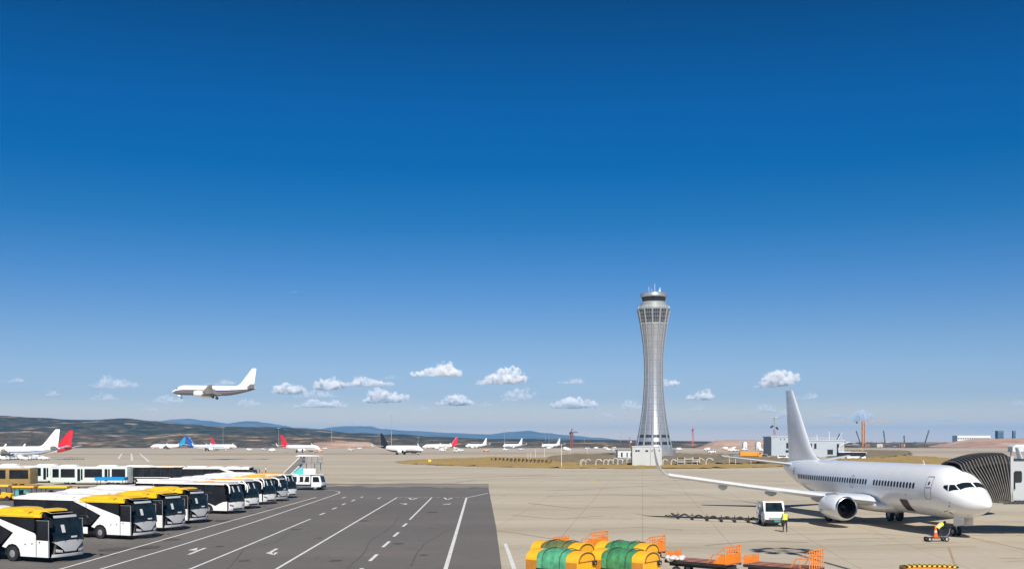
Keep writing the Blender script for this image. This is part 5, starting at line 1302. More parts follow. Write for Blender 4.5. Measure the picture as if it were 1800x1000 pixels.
c = MB(); c.prism([(-3.9, 5.05), (-3.4, 5.18), (-.35, 5.10), (-.3, 5.0), (-3.9, 4.97)], -1.0, 1.0); c.build('platform_roof', WHITE, st)
c = MB()
for xx in (-2.9, -1.6, -.7):
    for s in (-1, 1): c.beam((xx, s * .8, 2.36), (xx, s * .8, 3.95), .1)
c.beam((-2.9, -.8, 2.4), (-.7, -.8, 3.9), .06); c.beam((-.7, -.8, 2.4), (-2.9, -.8, 3.9), .06); c.build('lift_frame', STEEL, st)
c = MB(); c.prism([(-4.9, 2.0), (-2.8, 2.0), (-2.8, 3.25), (-3.3, 3.35)], -.93, -.88); c.build('teal_panel', TEAL, st)
c = MB(); c.box(-2.75, -.9, -.96, -.9, 2.36, 3.2); c.build('white_panel', WHITE, st)
c = MB(); c.box(-4.7, -1.7, -.98, .98, .83, 2.2); c.build('crew_body', WHITE, st, bevel=.06)
for a_ in (-4.5, -3.5, -2.6): MB().prism([(a_, 1.2), (a_ + .75, 1.2), (a_ + .75, 2.0), (a_ + .2, 2.0)], -.992, -.982).build('body_window', GLASS, st)
for xx in (-.95, -5.0):
    for s in (-1, 1):
        w_ = wheel_mb((xx, s * .85, .42), .42, .26, n=18).build('wheel', RUBBER, st, smooth=40); hub_mb((xx, s * .85, .42), .42, .27).build('hub', STEEL, w_)
ORD = 'first second third fourth fifth sixth seventh eighth ninth tenth eleventh twelfth thirteenth fourteenth fifteenth sixteenth seventeenth eighteenth nineteenth twentieth'.split()
ORD += ['twenty-' + w for w in ORD[:9]] + ['thirtieth'] + ['thirty-' + w for w in ORD[:9]] + ['fortieth']
# ---------------------------------------------------------------- control tower
TY = 513.0; TX = X_at(1149, TY)
tw = thing('control_tower', 'tall silver hourglass-shaped airport control tower with glazed cab', 'control tower', (TX, TY, 0))
CLAD = mat('tower_cladding', (0.47, 0.48, 0.49), 0.34, 0.6, var=.10, scale=.25)
CLADD = mat('tower_joint', (0.20, 0.21, 0.22), 0.6, .3)
RIBM = mat('tower_rib', (0.50, 0.51, 0.53), 0.4, .5, var=.05)
TPROF = [(803, 34.5), (797, 33.2), (782, 30.2), (765, 26.8), (748, 23.8), (728, 20.6), (710, 18.4), (694, 17.0), (676, 15.9), (660, 15.5), (643, 15.6), (626, 16.2), (609, 17.7), (592, 19.7), (571.5, 22.9), (556, 25.9), (544, 28.4)]
TPROF = [((803 - r) / 3.645, w / 3.645) for r, w in TPROF]
def trad(z):
    for (a, ra), (b, rb) in zip(TPROF, TPROF[1:]):
        if z <= b: return lerp(ra, rb, (z - a) / (b - a))
    return TPROF[-1][1]
def tsm(z): return (trad(z - 1.6) + trad(z) + trad(z + 1.6)) / 3 if 1.6 < z < 69 else trad(z)
ZG0, ZG1 = (803 - 571) / 3.645, (803 - 545) / 3.645
c = MB(); prof = []; z = 0.0
while z < ZG0 - .2:
    prof += [(tsm(z), z), (tsm(z + 1.42), z + 1.42), (tsm(z + 1.42) - .07, z + 1.43), (tsm(z + 1.5) - .07, z + 1.49)]; z += 1.5
prof.append((tsm(ZG0), ZG0))
c.lathe(prof, 72, 0, None, False); shell = c.build('cladding', CLAD, tw, smooth=20)
for k in range(12):
    a = 2 * PI * (k + .5) / 12 + .05
    r_ = MB(); pts = [(tsm(z_) * math.cos(a) * 1.01, tsm(z_) * math.sin(a) * 1.01, z_) for z_ in [ZG1 * q / 40 for q in range(41)]]
    r_.tube(pts, .30, 5); r_.build('rib', RIBM, tw)
for k in range(24):
    a = 2 * PI * (k + .25 * (1 if k % 2 else 3)) / 24 + .05
    r_ = MB(); r_.tube([(tsm(z_) * math.cos(a) * 1.002, tsm(z_) * math.sin(a) * 1.002, z_) for z_ in [ZG0 * q / 30 for q in range(31)]], .13, 4); r_.build('panel_joint', CLADD, shell)
zq = 1.5
while zq < ZG0 - .3:
    MB().tube([((tsm(zq - .04) + .01) * math.cos(2 * PI * k / 48), (tsm(zq - .04) + .01) * math.sin(2 * PI * k / 48), zq - .04) for k in range(48)], .075, 4, closed=True).build('panel_joint', CLADD, shell); zq += 3.0
# two window bands low down, and the tall glazed band under the cab
for zb in (6.0, 9.4):
    for k in range(12):
        for q in range(4):
            a0 = 2 * PI * (k + .5) / 12 + .05 + .075 + q * .095; a1 = a0 + .080
            w_ = MB(); w_.grid(lambda u, v: ((tsm(zb + 1.35 * v) + .06) * math.cos(lerp(a0, a1, u)), (tsm(zb + 1.35 * v) + .06) * math.sin(lerp(a0, a1, u)), zb + 1.35 * v), 1, 1); w_.build('window', GLASS, shell) if math.sin((a0 + a1) / 2) < .35 else None
TGL = mat('tower_glass', (0.035, 0.045, 0.052), 0.12, var=.4, scale=.6)
c = MB(); c.lathe([(tsm(ZG0) - .12, ZG0), (trad(ZG1) - .12, ZG1)], 72, 0, None, False); gb = c.build('glass_band', TGL, tw, smooth=30)
for zz in (ZG0, lerp(ZG0, ZG1, .25), lerp(ZG0, ZG1, .5), lerp(ZG0, ZG1, .75), ZG1):
    c = MB(); rr = lerp(tsm(ZG0), trad(ZG1), (zz - ZG0) / (ZG1 - ZG0)); c.tube([(rr * math.cos(2 * PI * k / 48), rr * math.sin(2 * PI * k / 48), zz) for k in range(48)], .10 if zz not in (ZG0, ZG1) else .2, 4, closed=True); c.build('ring_mullion', RIBM, gb)
for k in range(48):
    a = 2 * PI * k / 48; c = MB(); c.beam(((tsm(ZG0) - .05) * math.cos(a), (tsm(ZG0) - .05) * math.sin(a), ZG0), ((trad(ZG1) - .05) * math.cos(a), (trad(ZG1) - .05) * math.sin(a), ZG1), .08); c.build('mullion', RIBM, gb)
zc0, zc1, zc2 = (803 - 531) / 3.645, (803 - 523) / 3.645, (803 - 516.5) / 3.645
c = MB(); c.lathe([(trad(ZG1) + .12, ZG1), (trad(ZG1) + .12, ZG1 + .5), (trad(ZG1) - .8, ZG1 + .55), (6.1, zc0 - .5), (5.6, zc0)], 48); c.build('gallery', mat('gallery_pale', (.24, .26, .26), .5, var=.08, scale=.5), tw, smooth=25)
c = MB()
for k in range(36):
    a = 2 * PI * k / 36; r = trad(ZG1) - .05; c.beam((r * math.cos(a), r * math.sin(a), ZG1 + .5), (r * math.cos(a), r * math.sin(a), ZG1 + 1.6), .08)
for zz in (1.05, 1.6): c.tube([((trad(ZG1) - .05) * math.cos(2 * PI * k / 48), (trad(ZG1) - .05) * math.sin(2 * PI * k / 48), ZG1 + zz) for k in range(48)], .05, 4, closed=True)
c.build('gallery_rail', WHITE, tw)
c = MB(); c.lathe([(5.15, zc0), (5.75, zc1)], 16, 0, None, False); cg = c.build('cab_glass', GLASS, tw)
for k in range(16):
    a = 2 * PI * k / 16; c = MB(); c.beam((5.18 * math.cos(a), 5.18 * math.sin(a), zc0), (5.78 * math.cos(a), 5.78 * math.sin(a), zc1), .16); c.build('cab_mullion', DARKM, cg)
c = MB(); c.lathe([(5.5, zc1 - .05), (6.25, zc1), (6.45, zc1 + .5), (6.3, zc2), (5.6, zc2 + .25), (.5, zc2 + .5)], 48); c.build('cab_roof', CLAD, tw, smooth=25)
for dx, dy, h_, r in ((-2.4, -1, 3.0, .07), (.3, -2, 4.2, .08), (2.8, -.6, 2.4, .12), (3.4, 1, 3.0, .06), (-.8, 1, 2.2, .06)):
    c = MB(); c.tube([(dx, dy, zc2 + .2), (dx, dy, zc2 + .4 + h_)], r, 6); 
    if r > .1: c.sphere((dx, dy, zc2 + 1.2), .6, 10)
    c.build('antenna', WHITE, tw)
c = MB(); c.lathe([(10.6, 0), (10.4, 3.6), (9.2, 3.9)], 36); c.build('base_ring', MIDGREY, tw, smooth=25)
# pale block in front of the tower
BLKM = mat('rendered_wall', (0.44, 0.46, 0.46), .8, var=.06, scale=.5, dirt=(.42, .42, .40, .4), dscale=.5)
BY = 316.0
bl = thing('utility_block', 'pale grey rendered block building at the foot of the control tower', 'building', (X_at(1138, BY), BY + 4, 0), R(-4))
c = MB(); c.box(-4.2, 4.2, -4, 4, 0, 5.75); c.build('wall', BLKM, bl, bevel=.03)
c = MB(); c.box(-4.35, 4.35, -4.15, 4.15, 5.75, 5.95); c.build('roof', GREY, bl)
c = MB(); c.box(1.2, 4.5, -4.35, -4.0, 0, 5.5); c.build('stair_bay', BLKM, bl)
for x0, x1, z0 in ((-3.3, -2.7, 4.3), (-2.6, -2.0, 4.3), (-.3, .5, 4.25), (1.5, 1.75, 4.3), (2.2, 2.5, 4.3), (3.6, 3.85, 4.4)):
    w_ = MB(); w_.box(x0, x1, -4.39 if x0 > 1 else -4.03, -4.30 if x0 > 1 else -3.95, z0, z0 + .5); w_.build('window', GLASS, bl)
# long low building left of it, and the maintenance building right of the tail
def simple_building(name, label, px0, px1, row_top, y, depth, m, wins, roof_m=GREY, nwin=None, rz=0):
    x0, x1 = X_at(px0, y), X_at(px1, y); h = Z_at(row_top, y)
    t = thing(name, label, 'building', ((x0 + x1) / 2, y, 0), R(rz)); w = (x1 - x0) / 2
    c = MB(); c.box(-w, w, 0, depth, 0, h); c.build('wall', m, t)
    c = MB(); c.box(-w - .3, w + .3, -.3, depth + .3, h, h + max(.25, h * .04)); c.build('roof', roof_m, t)
    for a, b, z0, z1 in wins:
        c = MB(); c.box(lerp(-w, w, a), lerp(-w, w, b), -.06, .05, h * z0, h * z1); c.build('window', GLASS, t)
    return t
simple_building('low_shed', 'low grey shed with dark windows left of the pale tower block', 1086, 1114, 791, 430, 8, GREY, [(.2, .3, .3, .75), (.55, .62, .3, .75), (.8, .9, .3, .75)], MIDGREY)
WALLB = mat('maintenance_wall', (.37, .41, .45), .6, var=.05, scale=.4)
mbd = simple_building('maintenance_building', 'pale blue-grey apron building with dark windows behind the jet\'s tail', 1356, 1408, 768, 500, 16, WALLB, [(.30, .33, .86, .93), (.42, .45, .86, .93), (.50, .58, .45, .72), (.70, .78, .45, .72), (.48, .60, .25, .36)], GREY)
m2 = simple_building('annex_building', 'lower pale annex with roof rails between the jet\'s tail and the coach', 1418, 1484, 774, 520, 14, WALLB, [(.08, .14, .5, .82), (.2, .26, .5, .82), (.55, .7, .15, .45), (.8, .86, .3, .8)], GREY)
c = MB()
for k in range(12): c.beam((-8 + k * 1.45, .3, 8.2), (-8 + k * 1.45, .3, 9.4), .08)
c.beam((-8, .3, 9.4), (8, .3, 9.4), .08); c.tube([(3, 4, 8), (3, 4, 12.5)], .1, 6); c.tube([(7, 4, 8), (9.5, 4, 12)], .08, 6); c.tube([(-3, 4, 8), (-3, 4, 11)], .12, 6)
c.build('roof_rail', WHITE, m2)
# white hooped canopy and coach
x = X_at(1488, 480)
cp = thing('hooped_canopy', 'white hooped walkway canopy beside the coach behind the jet', 'canopy', (x, 480, 0))
for k in range(5):
    c = MB(); c.tube([(-3.6 + k * .4, k * 1.6, 0), (-3.4 + k * .4, k * 1.6, 4.2), (-2 + k * .4, k * 1.6, 6.2), (1 + k * .4, k * 1.6, 7.2), (4 + k * .4, k * 1.6, 6.9)], .14, 6); c.build('hoop', WHITE, cp, smooth=60)
c = MB(); c.grid(lambda u, v: (lerp(-3.4, 4, u) + v * 1.6, v * 6.4, 4.2 + 3.05 * math.sin(u * PI * .55)), 10, 4); c.build('roof_sheet', GREY, cp, smooth=60)
o = place_copy(bb, (X_at(1521, 455), 455, 0), R(2), 'white coach with dark windows parked far behind the white jet')
canopy_tractor('yellow tractor far behind the jet beside the distant coach', 1512, 788.0, 2.2, YELLOW, L=4.5)

# ---------------------------------------------------------------- equipment in the scrub round the tower
def hoop_frame(label, px_, row, w, h, rz=0):
    xx, yy = G(px_, row); t = thing('hoop_frame', label, 'frame', (xx, yy, 0), R(rz), 'white bent-pipe frames on the verge')
    for dy in (0, .9):
        c = MB(); c.tube([(-w / 2, dy, 0), (-w / 2, dy, h * .55), (-w * .36, dy, h * .85), (-w * .15, dy, h), (w * .2, dy, h * .96), (w * .5, dy, h * .72)], .065, 6); c.build('pipe', WHITE, t, smooth=60)
    for q, z in ((-.5, .55), (-.15, 1.0), (.5, .72)):
        c = MB(); c.beam((w * q, 0, h * z), (w * q, .9, h * z), .06); c.build('cross_bar', WHITE, t)
    return t
for k, (p, r, w, h) in enumerate(((1026, 819, 1.4, 2.0), (1034, 818.5, 1.5, 2.1), (1052, 819, 1.9, 2.1), (1066, 818, 1.6, 1.9), (1074, 818, 1.5, 1.9), (1082, 817, 1.6, 2.2), (1090, 818, 1.7, 2.0), (1099, 817.5, 1.8, 2.1), (1108, 817, 1.8, 2.3), (1170, 818, 1.6, 2.0), (1184, 818, 1.6, 1.9), (1232, 817.5, 2.2, 2.1), (1247, 817.5, 2.2, 2.2))):
    hoop_frame(ORD[k] + ' white bent-pipe frame from the left in the scrub by the tower', p, r, w, h, random.uniform(-25, 25))
# stacked pale racks right of the tower
for k, (p, r) in enumerate(((1197, 817.5), (1210, 817), (1224, 816.5))):
    xx, yy = G(p, r); t = thing('pallet_rack', ['leftmost', 'middle', 'rightmost'][k] + ' of three pale racks stacked with dark gaps right of the tower', 'rack', (xx, yy, 0), R(random.uniform(-8, 8)), 'pale racks')
    for lv in range(3):
        MB().box(-1.1, 1.1, -.7, .7, .25 + lv * .75, .36 + lv * .75).build('shelf', mat('rack_cream', (.62, .57, .48), .6, var=.1), t)
        for q in (-.55, .1, .7): MB().box(q - .28, q + .25, -.5, .5, .37 + lv * .75, .75 + lv * .75).build('load', MIDGREY if (lv + k) % 2 else DARKM, t)
    for a in (-1.05, 1.05):
        for b in (-.65, .65): MB().beam((a, b, 0), (a, b, 2.4), .09).build('post', mat('rack_cream', (.62, .57, .48)), t)
# row of dark dollies left of the scrub
for k in range(15):
    u = k / 14; xx, yy = G(lerp(868, 964, u), lerp(810.5, 815.0, u))
    t = thing('cargo_dolly', ORD[k] + ' dark brown cargo dolly from the left in the row on the dry grass', 'dolly', (xx, yy, .25), R(-14), 'row of cargo dollies on the grass')
    MB().box(-.95, .95, -.8, .8, .42, .52).build('deck', mat('dolly_brown', (.11, .075, .05), .7, var=.3), t)
    for a in (-.9, .9):
        MB().box(a - .03, a + .03, -.8, .8, .52, 1.0 + .2 * (k % 2)).build('end_board', mat('dolly_brown2', (.075, .055, .042), .7, var=.3), t)
        wheel_mb((a * .7, -.7, .2), .2, .12, n=10).build('wheel', RUBBER, t)
for k, (p, r, h) in enumerate(((928, 808, 2.4), (933, 808.5, 2.6), (941, 803, 3.6), (957, 802, 3.8), (987, 821, 5.6), (1002, 800, 3.6), (1032, 799, 3.5), (1282, 816, 2.0), (1293, 816.5, 1.6), (1320, 816, 1.5))):
    xx, yy = G(p, r); t = thing('marker_pole', ORD[k] + ' thin white pole from the left on the verge round the tower', 'pole', (xx, yy, 0), 0, 'white poles on the verge')
    MB().tube([(0, 0, 0), (0, 0, h * 1.2)], [.07, .05], 6).build('shaft', WHITE, t); MB().box(-.2, .2, -.2, .2, 0, .12).build('foot', GREY, t)
    if h > 3: MB().box(-.22, .22, -.12, .12, h * 1.2, h * 1.2 + .3).build('lamp', DARKM, t)
xx, yy = G(757, 813.5); t = thing('yellow_drum', 'small yellow drum marker on the golden grass verge', 'drum', (xx, yy, .1))
c = MB(); c.lathe([(.5, 0), (.56, .1), (.54, .5), (.56, .9), (.5, 1.0)], 14, 0, Matrix.Rotation(R(90), 4, 'Y') @ Matrix.Translation((-.55, 0, -.8))); c.build('barrel', YELLOW, t, smooth=40)
MB().box(-.9, .3, -.45, .45, 0, .06).build('foot', DARKM, t)
# orange tanker with heap of machinery
oy = 470.0; t = thing('orange_truck', 'orange flat-sided truck behind the left tailplane tip of the white jet', 'truck', (X_at(1318, oy), oy, 0), R(-3))
MB().box(-4.4, 3.2, -1.2, 1.2, 1.0, 3.0).build('tank_body', mat('truck_orange', (.80, .27, .015), .5, var=.08), t, bevel=.15)
MB().prism([(3.3, .6), (5.2, .6), (5.25, 1.6), (4.9, 2.7), (3.3, 2.7)], -1.15, 1.15).build('cab', mat('truck_orange', (.80, .27, .015)), t, bevel=.08)
MB().prism([(3.9, 1.7), (5.0, 1.7), (4.75, 2.5), (3.9, 2.5)], -1.17, -1.155).build('cab_window', GLASS, t)
MB().box(-4.4, 5.0, -1.0, 1.0, .55, .95).build('chassis', DARKM, t)
for a in (-3.4, -2.2, 4.3): wheel_mb((a, -1.0, .5), .5, .3, n=14).build('wheel', RUBBER, t)
t = thing('pipe_heap', 'heap of rusty yellow pipes and timber beside the orange truck', 'heap', (X_at(1346, 462), 462, 0))
for k in range(34):
    a = random.uniform(0, PI); p = Vector((random.uniform(-3.6, 3.2), random.uniform(-1.5, 1.5), .3)); zz = max(.2, 2.4 * (1 - (p.x / 3.8) ** 2) * random.random())
    MB().beam((p.x, p.y, zz), (p.x + random.uniform(.8, 1.8) * math.cos(a), p.y + random.uniform(.6, 1.4) * math.sin(a), max(.12, zz + random.uniform(-.5, .6))), .22, .16).build('timber', [mat('heap_ochre', (.50, .30, .09), .7, var=.3), mat('heap_cream', (.58, .50, .36), .7, var=.2), DARKM][k % 3], t)
for k, (p, m, lab) in enumerate(((1276, DARKM, 'dark low trailer left of the orange truck'), (1296, mat('slate_blue', (.10, .15, .22), .6), 'slate-blue low trailer right next to the orange truck'))):
    t = thing('flat_trailer', lab, 'trailer', (X_at(p, 455), 455, 0), R(-5))
    MB().box(-2.3, 2.3, -1, 1, .8, 1.1).build('bed', m, t); MB().box(-2.1, 1.2, -.8, .8, 1.1, 1.9 - .3 * k).build('load', MIDGREY, t, bevel=.1)
    for a in (-1.5, 1.5): wheel_mb((a, -.85, .4), .4, .25, n=12).build('wheel', RUBBER, t)
t = thing('parked_van', 'white low vehicle parked at the foot of the pale building by the jet\'s tail', 'van', (X_at(1376, 440), 440, 0))
MB().prism([(-2.4, .4), (2.4, .4), (2.4, 1.1), (1.6, 1.3), (1.0, 1.9), (-2.2, 1.9), (-2.4, 1.4)], -.9, .9).build('body', WHITE, t, bevel=.08)
MB().prism([(-2.0, 1.2), (1.3, 1.2), (.95, 1.75), (-2.0, 1.75)], -.915, -.902).build('window', GLASS, t)
for a in (-1.5, 1.5): wheel_mb((a, -.8, .33), .33, .22, n=12).build('wheel', RUBBER, t)

# ---------------------------------------------------------------- other aircraft
def plane_px(label, px_nose, y, heading_deg, z=0.0, **k):
    return airliner('passenger_jet', label, (X_at(px_nose, y), y, z), R(heading_deg), **k)
WH = mat('far_aircraft_white', (.80, .79, .78), .4, var=.03)
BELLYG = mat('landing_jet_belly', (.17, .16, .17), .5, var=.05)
# landing jet, seen from below left, nose to the left
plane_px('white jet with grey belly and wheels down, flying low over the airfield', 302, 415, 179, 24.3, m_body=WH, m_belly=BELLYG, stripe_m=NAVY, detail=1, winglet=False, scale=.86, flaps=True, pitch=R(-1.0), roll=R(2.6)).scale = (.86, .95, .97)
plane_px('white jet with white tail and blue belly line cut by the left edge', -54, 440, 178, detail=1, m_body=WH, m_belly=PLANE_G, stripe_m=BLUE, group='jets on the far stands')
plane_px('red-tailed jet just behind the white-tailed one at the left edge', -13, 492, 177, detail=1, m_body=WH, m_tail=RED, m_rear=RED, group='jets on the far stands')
plane_px('small far white jet with sky-blue tail, nose to the left', 264, 1130, 178, m_body=WH, m_tail=SKYBLUE, m_rear=SKYBLUE, group='jets on the far stands')
plane_px('white jet with a deep blue tail, nose to the right', 404, 880, -8, m_body=WH, m_tail=BLUE, m_rear=BLUE, stripe_m=BLUE, group='jets on the far stands')
plane_px('far white jet with small red fin behind the blue-tailed one', 416, 1080, -32, m_body=WH, m_tail=RED, group='jets on the far stands')
plane_px('white jet with red fin and red belly line beyond the stairs truck', 563, 745, -32, m_body=WH, m_tail=RED, m_rear=RED, stripe_m=RED, group='jets on the far stands')
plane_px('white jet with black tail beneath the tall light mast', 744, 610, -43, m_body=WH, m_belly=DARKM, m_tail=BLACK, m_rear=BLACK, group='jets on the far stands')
plane_px('far white jet with red tail right of the black-tailed one', 742, 1080, 200, m_body=WH, m_tail=RED, m_rear=RED, group='jets on the far stands')
plane_px('tiny far all-white jet, leftmost of the three left of the tower', 818, 1290, 228, m_body=WH, group='jets on the far stands')
plane_px('tiny far all-white jet, middle of the three left of the tower', 884, 1310, 230, m_body=WH, group='jets on the far stands')
plane_px('tiny far all-white jet, nearest the tower of the three', 952, 1320, 230, m_body=WH, group='jets on the far stands')
# second set of stairs and tugs by the left jets
def tug(label, px_, y, m, s=1.0, group='service vehicles on the far apron'):
    t = thing('service_vehicle', label, 'vehicle', (X_at(px_, y), y, 0), R(random.choice((0, 180, 20, 160))), group); t.scale = (s,) * 3
    MB().prism([(-2.6, .45), (2.6, .45), (2.6, 1.2), (2.2, 1.3), (1.8, 2.2), (.9, 2.25), (.8, 1.2), (-2.6, 1.2)], -1, 1).build('body', m, t, bevel=.08)
    MB().box(-2.5, .6, -.95, .95, 1.2, random.choice((1.5, 2.0, 2.6))).build('load', random.choice((WHITE, GREY, MIDGREY, m)), t, bevel=.05)
    MB().prism([(1.0, 1.4), (2.0, 1.4), (1.75, 2.05), (1.0, 2.05)], -1.012, -1.002).build('window', GLASS, t)
    for a in (-1.7, 1.6):
        for b in (-.9, .9): wheel_mb((a, b, .42), .42, .3, n=10).build('wheel', RUBBER, t)
    return t
TUGM = [WHITE, GREY, WHITE, mat('far_tan', (.50, .38, .25), .6), mat('far_orange', (.62, .28, .10), .6)]
for k, p in enumerate((8, 22, 34, 46, 57, 66, 79)):
    tug(ORD[k] + ' service vehicle from the left edge under the white-tailed jet', p, 425 + 6 * (k % 3), TUGM[k % 3], .8, 'service vehicles under the left jet')
for k, p in enumerate((116, 125, 134, 144)):
    xx = X_at(p, 430); t = thing('tow_cart', ORD[k] + ' tiny dark tow cart from the left in the line right of the left-edge jets', 'cart', (xx, 430, 0), R(5), 'empty tow carts'); 
    MB().box(-.9, .9, -.6, .6, .4, .5).build('deck', DARKM, t); MB().beam((-.85, 0, .5), (-1.1, 0, 1.3), .07).build('handle', STEEL, t)
    for a in (-.6, .6): wheel_mb((a, -.5, .2), .2, .12, n=10).build('wheel', RUBBER, t)
for k, p in enumerate(sorted(random.uniform(420, 1100) for _ in range(38))):
    tug(ORD[k] + ' small pale service vehicle from the left on the far apron', p, random.uniform(760, 1300), TUGM[k % 5])
for k, p in enumerate(sorted(random.uniform(1190, 1345) for _ in range(14))):
    tug(ORD[k] + ' small vehicle to the right of the control tower on the far ground', p, random.uniform(700, 1100), TUGM[k % 5], 1.1, 'vehicles right of the tower')

# ---------------------------------------------------------------- light masts
def mast(label, px_, y, h, n=8, r=.28, group='tall apron light masts', loc=None):
    t = thing('light_mast', label, 'light mast', loc or (X_at(px_, y), y, 0), R(random.uniform(0, 40)), group)
    MB().tube([(0, 0, 0), (0, 0, h * .5), (0, 0, h)], [r, r * .75, r * .45], 10).build('pole', STEEL, t, smooth=50)
    c = MB(); c.tube([(1.35 * math.cos(2 * PI * k / 16), 1.35 * math.sin(2 * PI * k / 16), h - .1) for k in range(16)], .07, 5, closed=True)
    for k in range(n): a = 2 * PI * k / n; c.beam((0, 0, h - .1), (1.35 * math.cos(a), 1.35 * math.sin(a), h - .1), .06)
    c.build('lamp_ring', STEEL, t)
    for k in range(n):
        a = 2 * PI * k / n; M = Matrix.Translation((1.75 * math.cos(a), 1.75 * math.sin(a), h - .15)) @ Matrix.Rotation(a, 4, 'Z') @ Matrix.Rotation(R(25), 4, 'Y')
        MB().box(-.42, .42, -.36, .36, -.14, .14, 0, M).build('floodlight', GREY, t, bevel=.03)
    return t
for p, top, y, lab in ((392, 751, 1500, 'thin light mast before the dark hill, leftmost on the airfield'), (490, 752, 1250, 'light mast standing between the blue-tailed jet and the red jet'), (583, 742.5, 1150, 'light mast just right of the red jet'),
                       (688, 727, 800, 'tallest light mast, rising over the black-tailed jet'), (735, 768, 1500, 'short far light mast right of the tallest one'), (887, 753, 1500, 'far light mast left of the red-brown crane'),
                       (965, 752.5, 1500, 'far light mast nearest the red-brown crane'), (959, 758, 1750, 'paler far light mast just left of the one by the crane'), (1027, 758, 1800, 'far light mast between the crane and the control tower'), (1091, 757, 1700, 'faint far light mast just left of the control tower')):
    mast(lab, p, y, Z_at(top, y), 6, .3 if y < 1400 else .34)
m_ = mast('grey floodlight mast with side lamps beside the pale building behind the jet', 1361, 560, Z_at(733, 560), 6, .3)
for a, z in ((-2.6, 15.0), (-1.6, 15.6), (2.8, 14.3), (2.0, 14.9)):
    MB().box(a - .5, a + .5, -.3, .3, z - .4, z + .4).build('side_lamp', DARKM, m_, bevel=.05)
MB().beam((-2.8, 0, 15.1), (2.9, 0, 14.8), .1).build('lamp_arm', STEEL, m_)
MB().box(-.1, .9, -.5, .5, 11.2, 13.6).build('red_board', mat('faded_red', (.45, .22, .22), .7), m_)
# the near mast just outside the frame whose shadow lies before the jet
hx, hy = G(1376, 967)
mh = 27.5; k_ = mh / math.tan(SUN_EL)
mast('floodlight mast right of the view, throwing the round shadow before the jet', 0, 0, mh, 9, .24, loc=(hx + k_ * math.sin(SUN_AZ), hy - k_ * math.cos(SUN_AZ), 0))

# ---------------------------------------------------------------- cranes
def lattice(mb, p, q, w, n, r):
    p, q = Vector(p), Vector(q); d = (q - p).normalized(); up = Vector((0, 0, 1)) if abs(d.z) < .9 else Vector((1, 0, 0)); x = up.cross(d).normalized(); y = d.cross(x)
    cs = [(x * a + y * b) * w / 2 for a, b in ((-1, -1), (1, -1), (1, 1), (-1, 1))]
    for c_ in cs: mb.beam(p + c_, q + c_, r)
    for i in range(n):
        a, b = p.lerp(q, i / n), p.lerp(q, (i + 1) / n)
        for k in range(4): mb.beam(a + cs[k], b + cs[(k + 1) % 4], r * .7)
def tower_crane(label, px_, y, top_row, jib_l, m, thick=1.6, rz=0, jib_side=1):
    h = Z_at(top_row, y); t = thing('tower_crane', label, 'crane', (X_at(px_, y), y, 0), R(rz), 'cranes beyond the airfield')
    c = MB(); lattice(c, (0, 0, 0), (0, 0, h - 5), thick, 14, thick * .2); c.build('mast', m, t)
    s = jib_side
    c = MB(); lattice(c, (0, 0, h - 4.6), (s * jib_l, 0, h - 4.6), 1.1, 18, .18); c.build('jib', m, t)
    c = MB(); lattice(c, (0, 0, h - 4.6), (-s * jib_l * .28, 0, h - 4.6), 1.1, 6, .2); c.build('counter_jib', m, t)
    MB().beam((0, 0, h - 5), (0, 0, h), .8).build('cat_head', m, t)
    c = MB(); c.beam((0, 0, h), (s * jib_l * .7, 0, h - 4), .14); c.build('front_tie', m, t); c = MB(); c.beam((0, 0, h), (-s * jib_l * .26, 0, h - 4), .14); c.build('rear_tie', m, t)
    MB().box(-s * jib_l * .28 - .8, -s * jib_l * .28 + 1.0, -.8, .8, h - 7.2, h - 4.8).build('counterweight', DARKM, t); MB().box(.7, 2.4, -1.1, .6, h - 7.0, h - 5).build('cab', GREY, t)
    return t
CO = mat('crane_orange', (.60, .26, .07), .6, var=.1); CRD = mat('crane_red', (.55, .10, .08), .6, var=.1); CB = mat('crane_brown', (.24, .09, .06), .6, var=.1)
tower_crane('orange tower crane with long jib beyond the parked jet', 1518, 1500, 735, 34, CO, 3.4, 0, 1)
tower_crane('slim red tower crane seen end-on right of the control tower', 1218, 1500, 748, 26, CRD, 2.4, 80)
tower_crane('red-brown crane among the far light masts left of the tower', 1005, 1350, 753, 20, CB, 2.6, 65)
tower_crane('small dark crane with its jib towards the control tower', 1107, 1400, 768, 18, CB, 1.8, 0, 1)
def jib_crane(label, px_, y, top_row, lean_px, m, group='mobile cranes on the building site'):
    h = Z_at(top_row, y); lean = lean_px * y / F; t = thing('mobile_crane', label, 'crane', (X_at(px_, y), y, 0), 0, group)
    MB().box(-3, 3, -1.3, 1.3, .8, 2.4).build('carrier', m, t, bevel=.1); MB().box(-1.6, 1.4, -1.3, 1.3, 2.4, 4.2).build('cab', m, t, bevel=.1)
    c = MB(); lattice(c, (0, 0, 3.5), (lean, 0, h), 1.2, 12, .26); c.build('boom', DARKM, t)
    for a in (-2, 0, 2): wheel_mb((a, -1.2, .6), .6, .4, n=10).build('wheel', RUBBER, t)
    return t
for p, top, ln, lab in ((1513, 757, -8, 'mobile crane boom leaning left beside the orange tower crane'), (1468, 762, 8, 'thin mobile crane boom leaning right, left of the orange tower crane'), (1556, 757, -3, 'thin mobile crane boom between the orange crane and the teal shed'),
                        (1590, 765, -1, 'short upright mobile crane boom left of the bright blue shed'), (1625, 755.5, 8, 'mobile crane boom leaning right over the bright blue shed')):
    jib_crane(lab, p, 1650, top, ln, MIDGREY)
